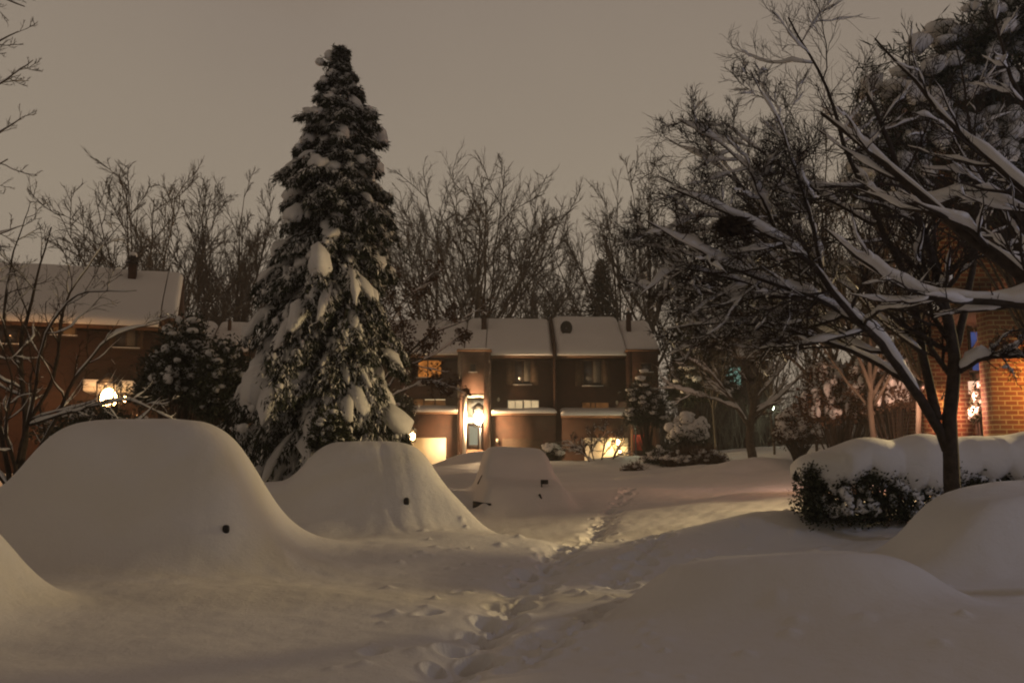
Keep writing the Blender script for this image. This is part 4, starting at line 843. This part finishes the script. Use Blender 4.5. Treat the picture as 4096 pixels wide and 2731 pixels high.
def pine(X, Yt, Yb, d, rx, label, seed, name='pine_tree', snowy=False, per=34):
    rg = np.random.RandomState(seed); base = P(X, Yb, d); top = P(X, Yt, d); H = top[2] - base[2]; R0 = rx * d / FPX
    fol = MB(); snow = MB(); W = []; nb = 150
    for i in range(nb):
        f = (i / nb) ** .9; z = base[2] + H * (.12 + .86 * f); a = i * 2.4; R_ = R0 * (1 - f) ** .75 * rg.uniform(.65, 1.15) + .1; dr = (-.25 if snowy else .1)
        t = np.linspace(0, 1, 6); c_ = np.stack([base[0] + math.cos(a) * R_ * t, base[1] + math.sin(a) * R_ * t, z + R_ * t * dr - (.35 * R_ * t * t if snowy else 0)], -1); W.append(c_)
        n = int(per * (R_ / R0 + .4)); k = rg.randint(1, 6, n); cc = c_[k] + rg.normal(size=(n, 3)) * .07 * R0 ** .5 * 1.6; shards(fol, cc, .22 * R0 ** .5, .04 * R0 ** .5, rg, d=np.tile(c_[-1] - c_[0], (n, 1)))
        if snowy: tubes(snow, c_[None, 1:], np.ones((1, 5)), 6, up_off=np.full((1, 5), .04), squash=(np.array([[.05, .1, .13, .12, .04]]) * R0 ** .5 * 1.2, np.array([[.04, .06, .08, .07, .03]]) * R0 ** .5))
    r = empty(name, base, label, 'tree')
    m = MB(); m.tube([base - (0, 0, .3), (base + top) / 2, top], [.06 * R0 + .03, .05 * R0, .015], 7); m.build('trunk', M['bark'], r, smooth=True)
    m = MB(); W = np.stack(W); tubes(m, W, np.linspace(.02, .006, 6)[None] * np.ones((len(W), 1)), 3); m.build('branch', M['bark'], r)
    fol.build('foliage', M['needle'], r)
    if snowy: snow.build('snow', M['snow'], r, smooth=True)
pine(2410, 1040, 1560, 68, 110, 'dark pine above the roof of the end house', 51)
bushP('conifer_tree', 2590, 1665, 45, 80, 175, 150, 'ragged dark conifer dusted with snow before the end entrance', cat='tree', seed=52, clump=.35, cap=(.22, .12), capk=.55, per=45, leaf=.2, lw=.03, fol_mat='needle', shell=.25)
bushP('conifer_tree', 2745, 1745, 43, 75, 85, 90, 'small drooping conifer cloaked in snow right of the end entrance', cat='tree', seed=53, clump=.3, cap=(.26, .26), capk=1.0, per=35, leaf=.2, lw=.03, fol_mat='needle')
bushP('conifer_tree', 2800, 1560, 52, 140, 240, 210, 'tall dim evergreen mass behind the small drooping conifer', cat='tree', seed=54, clump=.5, cap=(.3, .16), capk=.5, per=55, leaf=.3, lw=.04, fol_mat='needle', shell=.3)

# --- foreground bare trees carrying snow
def snow_tree(name, base, label, polys, rads, cfg, seed, snow_thick=1.0, barkm='bark', webs=0, wig=.05, cat='tree', group=None, deadleaf=0, keep=(1, 1, .8, .5)):
    rg = np.random.RandomState(seed); P0, R0 = stems(polys, rads, 22, wig, rg); lv = [(P0, R0, 9)]; cur = (P0, R0); S = MB(); snow_on(S, P0, R0, rg, snow_thick, .03, keep[0])
    sides = (6, 5, 3, 3)
    for i, c_ in enumerate(cfg):
        nx = grow(rg, *cur, **c_); lv.append((nx[0], nx[1], sides[min(i, 3)]))
        snow_on(S, nx[0], nx[1], rg, snow_thick * (.8, .55, .35, .25)[min(i, 3)], .022, keep[min(i + 1, len(keep) - 1)]); cur = nx
    if webs:   # snow lodged in forks
        Q, R_ = lv[1][0], lv[1][1]; Q2 = lv[2][0]; pts = np.vstack([Q[:, 0], Q[:, 1], Q2[:, 0]]); pts = pts[rg.permutation(len(pts))[:webs]]
        s_ = rg.uniform(.04, .14, len(pts)); blobs(S, pts + (0, 0, .04), np.stack([s_ * 1.3, s_ * .8, s_ * rg.uniform(.5, 1.2, len(pts))], -1), rg, 2, rough=.35)
    fol = MB()
    if deadleaf:
        Q = lv[-1][0]; pk = Q[rg.permutation(len(Q))[:deadleaf], -1]; shards(fol, np.repeat(pk, 4, 0) + rg.normal(size=(len(pk) * 4, 3)) * .05, .09, .035, rg, droop=.4)
    return finish_tree(name, base, label, group, None, lv, fol if deadleaf else None, S, barkm=barkm, cat=cat, fol_mat='dead_leaf')
def Q(lst, d0): return [P(a[0], a[1], d0 + (a[2] if len(a) > 2 else 0)) for a in lst]

dA = 12.6
A_ = [[(3815, 2010), (3795, 1750), (3815, 1500), (3800, 1300), (3700, 1000, -.2), (3600, 700, -.4), (3450, 350, -.5)],
      [(3790, 1800), (3735, 1650), (3620, 1520, -.1), (3540, 1370, -.3), (3380, 1240, -.6), (3290, 1080, -.7), (3120, 960, -.9), (2900, 850, -1.0), (2680, 760, -1.0)],
      [(3750, 1680), (3700, 1420, .2), (3650, 1200, .4), (3500, 900, .6), (3370, 600, .7), (3280, 330, .8), (3150, 90, .8)],
      [(3620, 1520), (3420, 1410, .4), (3170, 1310, .6), (2900, 1280, .8), (2660, 1310, .9)],
      [(3540, 1370), (3250, 1180, -.3), (2980, 1080, -.6), (2760, 980, -.9), (2590, 870, -1.2)],
      [(3400, 1250), (3230, 1190, .5), (2950, 1190, 1.0), (2680, 1150, 1.4)],
      [(3815, 1500), (3930, 1430, -.3), (4096, 1430, -.6), (4250, 1400, -.8)],
      [(3500, 900), (3300, 790, .8), (3080, 640, 1.0), (2880, 480, 1.2)],
      [(3810, 1420), (3870, 1250, .4), (3900, 950, .8), (3880, 600, 1.1), (3800, 200, 1.4)],
      [(3290, 1080), (3230, 800, -.8), (3150, 500, -1.0), (3020, 260, -1.1)],
      [(3120, 960), (3000, 700, -1.0), (2850, 560, -1.1), (2700, 480, -1.2)],
      [(3700, 1420), (3480, 1250, .9), (3200, 1000, 1.5), (2900, 700, 1.9), (2650, 560, 2.2)]]
A_ += [[(3620, 1520), (3320, 1330, 1.0), (2980, 1200, 1.6), (2660, 1080, 2.0)], [(3540, 1370), (3200, 1060, .9), (2900, 910, 1.2), (2660, 950, 1.4), (2570, 1100, 1.4)],
       [(3290, 1080), (3020, 900, .3), (2780, 860, .5), (2600, 960, .6)], [(3400, 1250), (3120, 1350, 1.2), (2850, 1330, 1.8), (2680, 1410, 2.0)], [(3350, 1230), (3000, 1130, -.2), (2700, 1060, -.4), (2560, 1180, -.5)]]
rA = [(.115, .02), (.075, .012), (.07, .012), (.045, .008), (.04, .008), (.04, .008), (.045, .01), (.035, .007), (.06, .01), (.03, .006), (.026, .005), (.04, .006), (.032, .006), (.03, .006), (.026, .005), (.03, .006), (.028, .006)]
polA = [Q(p, dA) for p in A_]
snow_tree('bare_tree', P(3815, 2010, dA), 'dark spreading tree behind the hedge front, its crown arching left over the road', polA, rA, [
    dict(k=15, t0=.25, t1=.98, lenf=.34, ang=.9, npts=9, up=.03, wig=.18, rf=.5, rmin=.005), dict(k=11, t0=.15, t1=.98, lenf=.5, ang=.75, npts=7, up=.06, wig=.16, rf=.6, rmin=.0042, tiplen=.4),
    dict(k=8, t0=.1, t1=1, lenf=.6, ang=.7, npts=5, up=.06, wig=.16, rf=.7, rmin=.0036, tiplen=.3)], 61, snow_thick=1.6, webs=0, keep=(1, .48, .12, 0))
dB = 8.6
B_ = [[(5000, 2300, 0), (4850, 1800, 0), (4600, 1500, 0), (4300, 1250, .1), (4080, 1120, .2), (3860, 950, .3), (3640, 780, .4), (3420, 600, .5), (3250, 470, .6)],
      [(4600, 1500), (4300, 1260, -.3), (4000, 1210, -.5), (3700, 1190, -.6), (3480, 1080, -.7), (3290, 910, -.8)],
      [(4600, 1500), (4350, 950, .4), (4100, 740, .6), (3860, 550, .8), (3660, 340, .9), (3520, 180, 1.0)],
      [(4350, 950), (4180, 560, .2), (4040, 330, .1), (3960, 60, .1)],
      [(4350, 950), (4200, 900, .6), (4000, 800, .9), (3800, 790, 1.2), (3600, 830, 1.4), (3420, 720, 1.5)],
      [(4300, 1250), (4100, 980, .9), (3900, 700, 1.2), (3740, 430, 1.5)]]
rB = [(.14, .015), (.06, .01), (.07, .01), (.05, .008), (.035, .008), (.04, .007)]
snow_tree('bare_tree', P(5000, 2300, dB), 'near tree leaning in from the right edge with thick snow ridges on slanting limbs', [Q(p, dB) for p in B_], rB, [
    dict(k=9, t0=.3, t1=.98, lenf=.26, ang=.7, npts=8, up=.03, wig=.12, rf=.5, rmin=.005, bias=(-.25, 0, .05)), dict(k=6, t0=.15, t1=.98, lenf=.5, ang=.65, npts=6, up=.08, wig=.14, rf=.6, rmin=.0032),
    dict(k=4, t0=.2, t1=1, lenf=.5, ang=.6, npts=4, up=.12, wig=.14, rf=.7, rmin=.0022)], 62, snow_thick=1.6, webs=0, keep=(1, .65, .15, 0))
# nest
def nest():
    rg = np.random.RandomState(8); c0 = P(2925, 905, 11.5); mb = MB(); n = 900
    v = norm(rg.normal(size=(n, 3))) * rg.uniform(.2, 1, (n, 1)) * np.array([.24, .2, .12]); shards(mb, c0 + v, .11, .02, rg, d=np.tile([1, 0, -.35], (n, 1)) * .6)
    t = MB().tube([c0 + (.05, 0, .02), c0 + (.3, .02, -.1), c0 + (.42, 0, -.17)], [.02, .02, .015], 5)
    o = mb.add(np.vstack(t.v), np.vstack(t.q)).build('bird_nest', M['bark']); tag(o, 'black ragged nest of twigs and leaves in the arching tree', 'nest')
nest()
# left edge: tree whose boughs reach in from outside, and the snowy multi-stem tree
d = 13.0
snow_tree('bare_tree', (xx(-900, d), d, 0), 'bare tree outside the left edge, its upper twigs reaching into the sky', [Q([(-900, 1950), (-860, 1300), (-780, 700), (-700, 100), (-600, -400)], d), Q([(-860, 1300), (-500, 900), (-200, 780), (20, 640)], d), Q([(-780, 700), (-450, 400), (-180, 250), (60, 130)], d),
          Q([(-780, 900), (-420, 700), (-150, 620), (80, 480)], d), Q([(-700, 100), (-400, 0), (-150, -60), (90, 30)], d), Q([(-500, 900), (-250, 1000), (-60, 960), (90, 900)], d), Q([(-450, 400), (-200, 420), (0, 330), (130, 230)], d)],
          [(.2, .05), (.05, .008), (.05, .008), (.045, .008), (.045, .008), (.035, .006), (.03, .006)], [
    dict(k=9, t0=.35, t1=.98, lenf=.24, ang=.8, npts=8, up=-.01, wig=.14, rf=.5, rmin=.006), dict(k=5, t0=.2, t1=.98, lenf=.5, ang=.7, npts=6, up=.1, wig=.15, rf=.6, rmin=.0045), dict(k=4, t0=.2, t1=1, lenf=.5, ang=.6, npts=4, up=.14, wig=.15, rf=.7, rmin=.0035)], 63, snow_thick=.25, keep=(.8, .4, .2, .0), barkm='bark_pale')
d = 17.0
snow_tree('bare_tree', P(80, 1960, d), 'many-stemmed snowy tree at the left edge behind the largest buried car', [
    Q([(60, 1980), (110, 1700), (90, 1400, .3), (150, 1100, .6), (210, 900, .8)], d), Q([(70, 1960), (200, 1720), (330, 1480), (460, 1330), (640, 1280)], d - .5), Q([(50, 1960), (-20, 1600), (-60, 1300), (-40, 1000)], d), Q([(80, 1960), (250, 1850, -.4), (400, 1800, -.6), (560, 1690, -.8), (640, 1600, -.9)], d),
    Q([(110, 1700), (230, 1500), (250, 1250), (380, 1020), (480, 900)], d + .4), Q([(90, 1500), (20, 1300), (50, 1050), (130, 820)], d), Q([(60, 1900), (140, 1600, -.8), (180, 1350, -1.2), (320, 1180, -1.5), (560, 1180, -1.8)], d), Q([(60, 1980), (-100, 1750), (-300, 1500), (-400, 1200)], d),
    Q([(120, 1700), (300, 1640), (520, 1590), (700, 1680)], d - .6), Q([(70, 1900), (20, 1700, -1), (60, 1500, -1.4), (-20, 1300, -1.6)], d)],
    [(.07, .01), (.05, .008), (.05, .01), (.045, .008), (.04, .007), (.035, .006), (.04, .006), (.05, .008), (.03, .005), (.04, .006)], [
    dict(k=9, t0=.2, t1=.97, lenf=.30, ang=.8, npts=8, up=.06, wig=.15, rf=.5, rmin=.007), dict(k=6, t0=.15, t1=.98, lenf=.5, ang=.75, npts=6, up=.05, wig=.16, rf=.6, rmin=.005), dict(k=4, t0=.15, t1=1, lenf=.5, ang=.7, npts=4, up=.06, wig=.15, rf=.7, rmin=.004)],
    64, snow_thick=.8, webs=0, keep=(1, .7, .3, .05))
# leafy-twigged tree rising from behind the spruce on its right
d = 30.0
snow_tree('bare_tree', P(1430, 1890, d), 'bare tree with clinging brown leaves fanning out right of the spruce', [Q([(1430, 1890), (1440, 1700), (1560, 1480), (1720, 1330), (1890, 1260)], d), Q([(1435, 1750), (1600, 1480), (1740, 1420), (1860, 1330)], d), Q([(1440, 1700), (1520, 1400), (1620, 1200), (1740, 1130)], d), Q([(1435, 1700), (1560, 1590), (1700, 1530), (1850, 1560)], d), Q([(1450, 1650), (1480, 1400), (1560, 1230), (1560, 1100)], d)],
    [(.09, .012), (.05, .01), (.05, .01), (.04, .008), (.04, .008)], [
    dict(k=9, t0=.4, t1=.98, lenf=.3, ang=.7, npts=7, up=.06, wig=.14, rf=.5, rmin=.011), dict(k=6, t0=.2, t1=.98, lenf=.5, ang=.65, npts=5, up=.06, wig=.15, rf=.6, rmin=.008), dict(k=4, t0=.2, t1=1, lenf=.5, ang=.6, npts=4, up=.06, wig=.15, rf=.7, rmin=.006)], 65, snow_thick=1.3, keep=(1, .8, .4, 0), deadleaf=900)
# forked snowy tree beyond the hedge
d = 36.0
snow_tree('bare_tree', P(3010, 1860, d), 'small forked tree with snow-lined boughs at the far bend of the road', [Q([(3012, 1870), (3000, 1740), (3020, 1600), (3060, 1450), (3030, 1300)], d), Q([(3005, 1720), (2930, 1600), (2850, 1500), (2700, 1400)], d), Q([(3015, 1660), (3100, 1600), (3200, 1500), (3300, 1440)], d), Q([(2960, 1640), (2830, 1590), (2700, 1560), (2630, 1500)], d), Q([(3015, 1640), (2980, 1480), (2900, 1350), (2860, 1260)], d), Q([(3020, 1600), (3150, 1450), (3200, 1330), (3230, 1260)], d)],
    [(.19, .03), (.09, .015), (.08, .015), (.05, .01), (.08, .012), (.06, .012)], [
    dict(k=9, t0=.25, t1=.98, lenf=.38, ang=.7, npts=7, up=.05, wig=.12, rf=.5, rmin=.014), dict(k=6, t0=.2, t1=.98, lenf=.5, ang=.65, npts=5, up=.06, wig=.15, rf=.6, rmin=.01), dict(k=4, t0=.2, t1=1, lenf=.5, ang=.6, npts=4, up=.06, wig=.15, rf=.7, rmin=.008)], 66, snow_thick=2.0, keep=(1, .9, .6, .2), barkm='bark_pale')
# many-stemmed bush before the end garage
d = 43.0
snow_tree('bare_shrub', P(2410, 1885, d), 'many-stemmed bare bush in front of the glowing garage', [Q([(2385, 1890), (2345, 1820), (2320, 1760)], d), Q([(2387, 1890), (2410, 1830), (2420, 1760), (2410, 1700)], d), Q([(2410, 1890), (2455, 1830), (2475, 1780), (2500, 1730)], d), Q([(2385, 1880), (2365, 1800), (2370, 1720)], d), Q([(2395, 1870), (2300, 1790), (2265, 1760)], d)],
    [(.06, .02), (.05, .015), (.07, .02), (.035, .012), (.035, .012)], [
    dict(k=8, t0=.35, t1=.98, lenf=.5, ang=.8, npts=6, up=.06, wig=.15, rf=.5, rmin=.018), dict(k=6, t0=.2, t1=.98, lenf=.55, ang=.7, npts=5, up=.06, wig=.15, rf=.6, rmin=.012), dict(k=5, t0=.2, t1=1, lenf=.5, ang=.6, npts=4, up=.06, wig=.15, rf=.7, rmin=.01)], 67, snow_thick=1.6, keep=(1, .9, .6, .3), cat='bush')

# --- hedge with its deep blanket of snow
def hedge():
    rg = np.random.RandomState(9); d = 14.3; xa, xb = xx(3215, d, 1900), 13.0
    r = empty('hedge', (xa, d, .6), 'clipped evergreen hedge under a deep scalloped blanket of snow at the right', 'hedge')
    n = 9000; x = rg.uniform(xa, xb, n) ** 1.0; fz = rg.uniform(0, 1, n); side = rg.uniform(-1, 1, n)
    zg = G(x, np.full(n, d), False); ztop = 1.42 + .06 * np.sin(x * 2.3)
    yy = d + np.where(rg.uniform(size=n) < .7, -.42 + rg.normal(size=n) * .05, side * .4) + .05 * np.sin(x * 5 + fz * 4); z = zg - .02 + (ztop - zg) * fz
    x = np.where(rg.uniform(size=n) < .06, xa + rg.normal(size=n) * .06, x)
    fol = MB(); cc = np.repeat(np.stack([x, yy, z], -1), 5, 0) + rg.normal(size=(n * 5, 3)) * .045; shards(fol, cc, .055, .02, rg, d=np.tile([0, -.6, .1], (len(cc), 1)))
    fol.build('foliage', M['leaf'], r)
    # dark core so the hedge is opaque, irregular
    m = MB(); ns = 220; bx = rg.uniform(xa + .05, xb, ns); st = np.zeros((ns, 5, 3)); st[:, 0] = np.stack([bx, np.full(ns, d), G(bx, np.full(ns, d), False) - .1], -1)
    dr = norm(np.c_[rg.normal(size=(ns, 2)) * .35, np.ones(ns)])
    for k in range(1, 5): st[:, k] = st[:, k - 1] + dr * .24; dr = norm(dr + rg.normal(size=dr.shape) * .2)
    tubes(m, st, np.linspace(.02, .008, 5)[None] * np.ones((ns, 1)), 4); m.build('stems', M['bark'], r)
    # snow pockets caught in the front
    sp = MB(); k = 260; x = rg.uniform(xa, xa + 5, k); z = rg.uniform(.75, 1.45, k); blobs(sp, np.stack([x, np.full(k, d - .44), z], -1), np.stack([rg.uniform(.03, .1, k), np.full(k, .05), rg.uniform(.03, .09, k)], -1), rg, 2, rough=.4)
    # blanket: a cross-section swept along x with scallops
    nx, na = 620, 40; xs = np.linspace(xa - .12, xb, nx); an = np.linspace(-.25 * math.pi, 1.25 * math.pi, na)
    X_, A_n = np.meshgrid(xs, an, indexing='ij')
    sc1 = .05 * np.abs(np.sin(X_ * 2.6 + .6 * np.sin(X_ * 1.3))) + .02 * np.sin(X_ * 7.1 + 1) + .04 * vnoise(X_, A_n, 1.7, 12)
    endt = np.clip((X_ - xs[0]) / .55, 0, 1) ** .5
    hw = (.56 + .10 * sc1 * 6) * (.45 + .55 * endt); topz = np.interp(X_, [xa, xa + .5, xa + 1.1, xa + 1.9, xa + 3.0, xb], [1.66, 1.76, 1.84, 1.88, 1.92, 1.95]) + sc1
    botz = 1.22 - .10 * np.sin(X_ * 3.3) - .09 * np.abs(np.sin(X_ * 7.7)) + .05 * vnoise(X_, X_ * 0, 9, 13)
    cz = (topz + botz) / 2; hz = (topz - botz) / 2 * (.3 + .7 * endt)
    yy = d - np.cos(A_n) * hw * (1 + .09 * vnoise(X_, A_n * .6, 3.2, 14) + .05 * np.abs(np.sin(X_ * 4.3 + np.sin(X_ * 2.2)))); z = cz + np.sign(np.sin(A_n)) * np.abs(np.sin(A_n)) ** .8 * hz * np.where(np.sin(A_n) < 0, 1.3, 1.0)
    V = np.stack([X_, yy, z], -1); i = np.arange(nx * na).reshape(nx, na); sp.add(V.reshape(-1, 3), np.stack([i[:-1, :-1], i[1:, :-1], i[1:, 1:], i[:-1, 1:]], -1).reshape(-1, 4))
    i_ = i[0]; sp.add(np.vstack([V[0], V[0].mean(0)]), None, [(a_, a_ + 1, na) for a_ in range(na - 1)])
    sp.build('snow_blanket', M['snow'], r, smooth=True)
hedge()

# ------------------------------------------------------------------ the damp night air
def haze():
    o = MB().box(-190, 190, -170, 210, -6, 34).build('haze', []); tag(o, kind='stuff')
    m = bpy.data.materials.new('haze'); m.use_nodes = True; t = m.node_tree; t.nodes.clear()
    out_ = t.nodes.new('ShaderNodeOutputMaterial'); v = t.nodes.new('ShaderNodeVolumePrincipled')
    v.inputs['Color'].default_value = (.86, .84, .82, 1); v.inputs['Density'].default_value = HAZE; v.inputs['Anisotropy'].default_value = 0.2
    t.links.new(v.outputs[0], out_.inputs['Volume']); o.data.materials.append(m)
HAZE = 0.0018
haze()
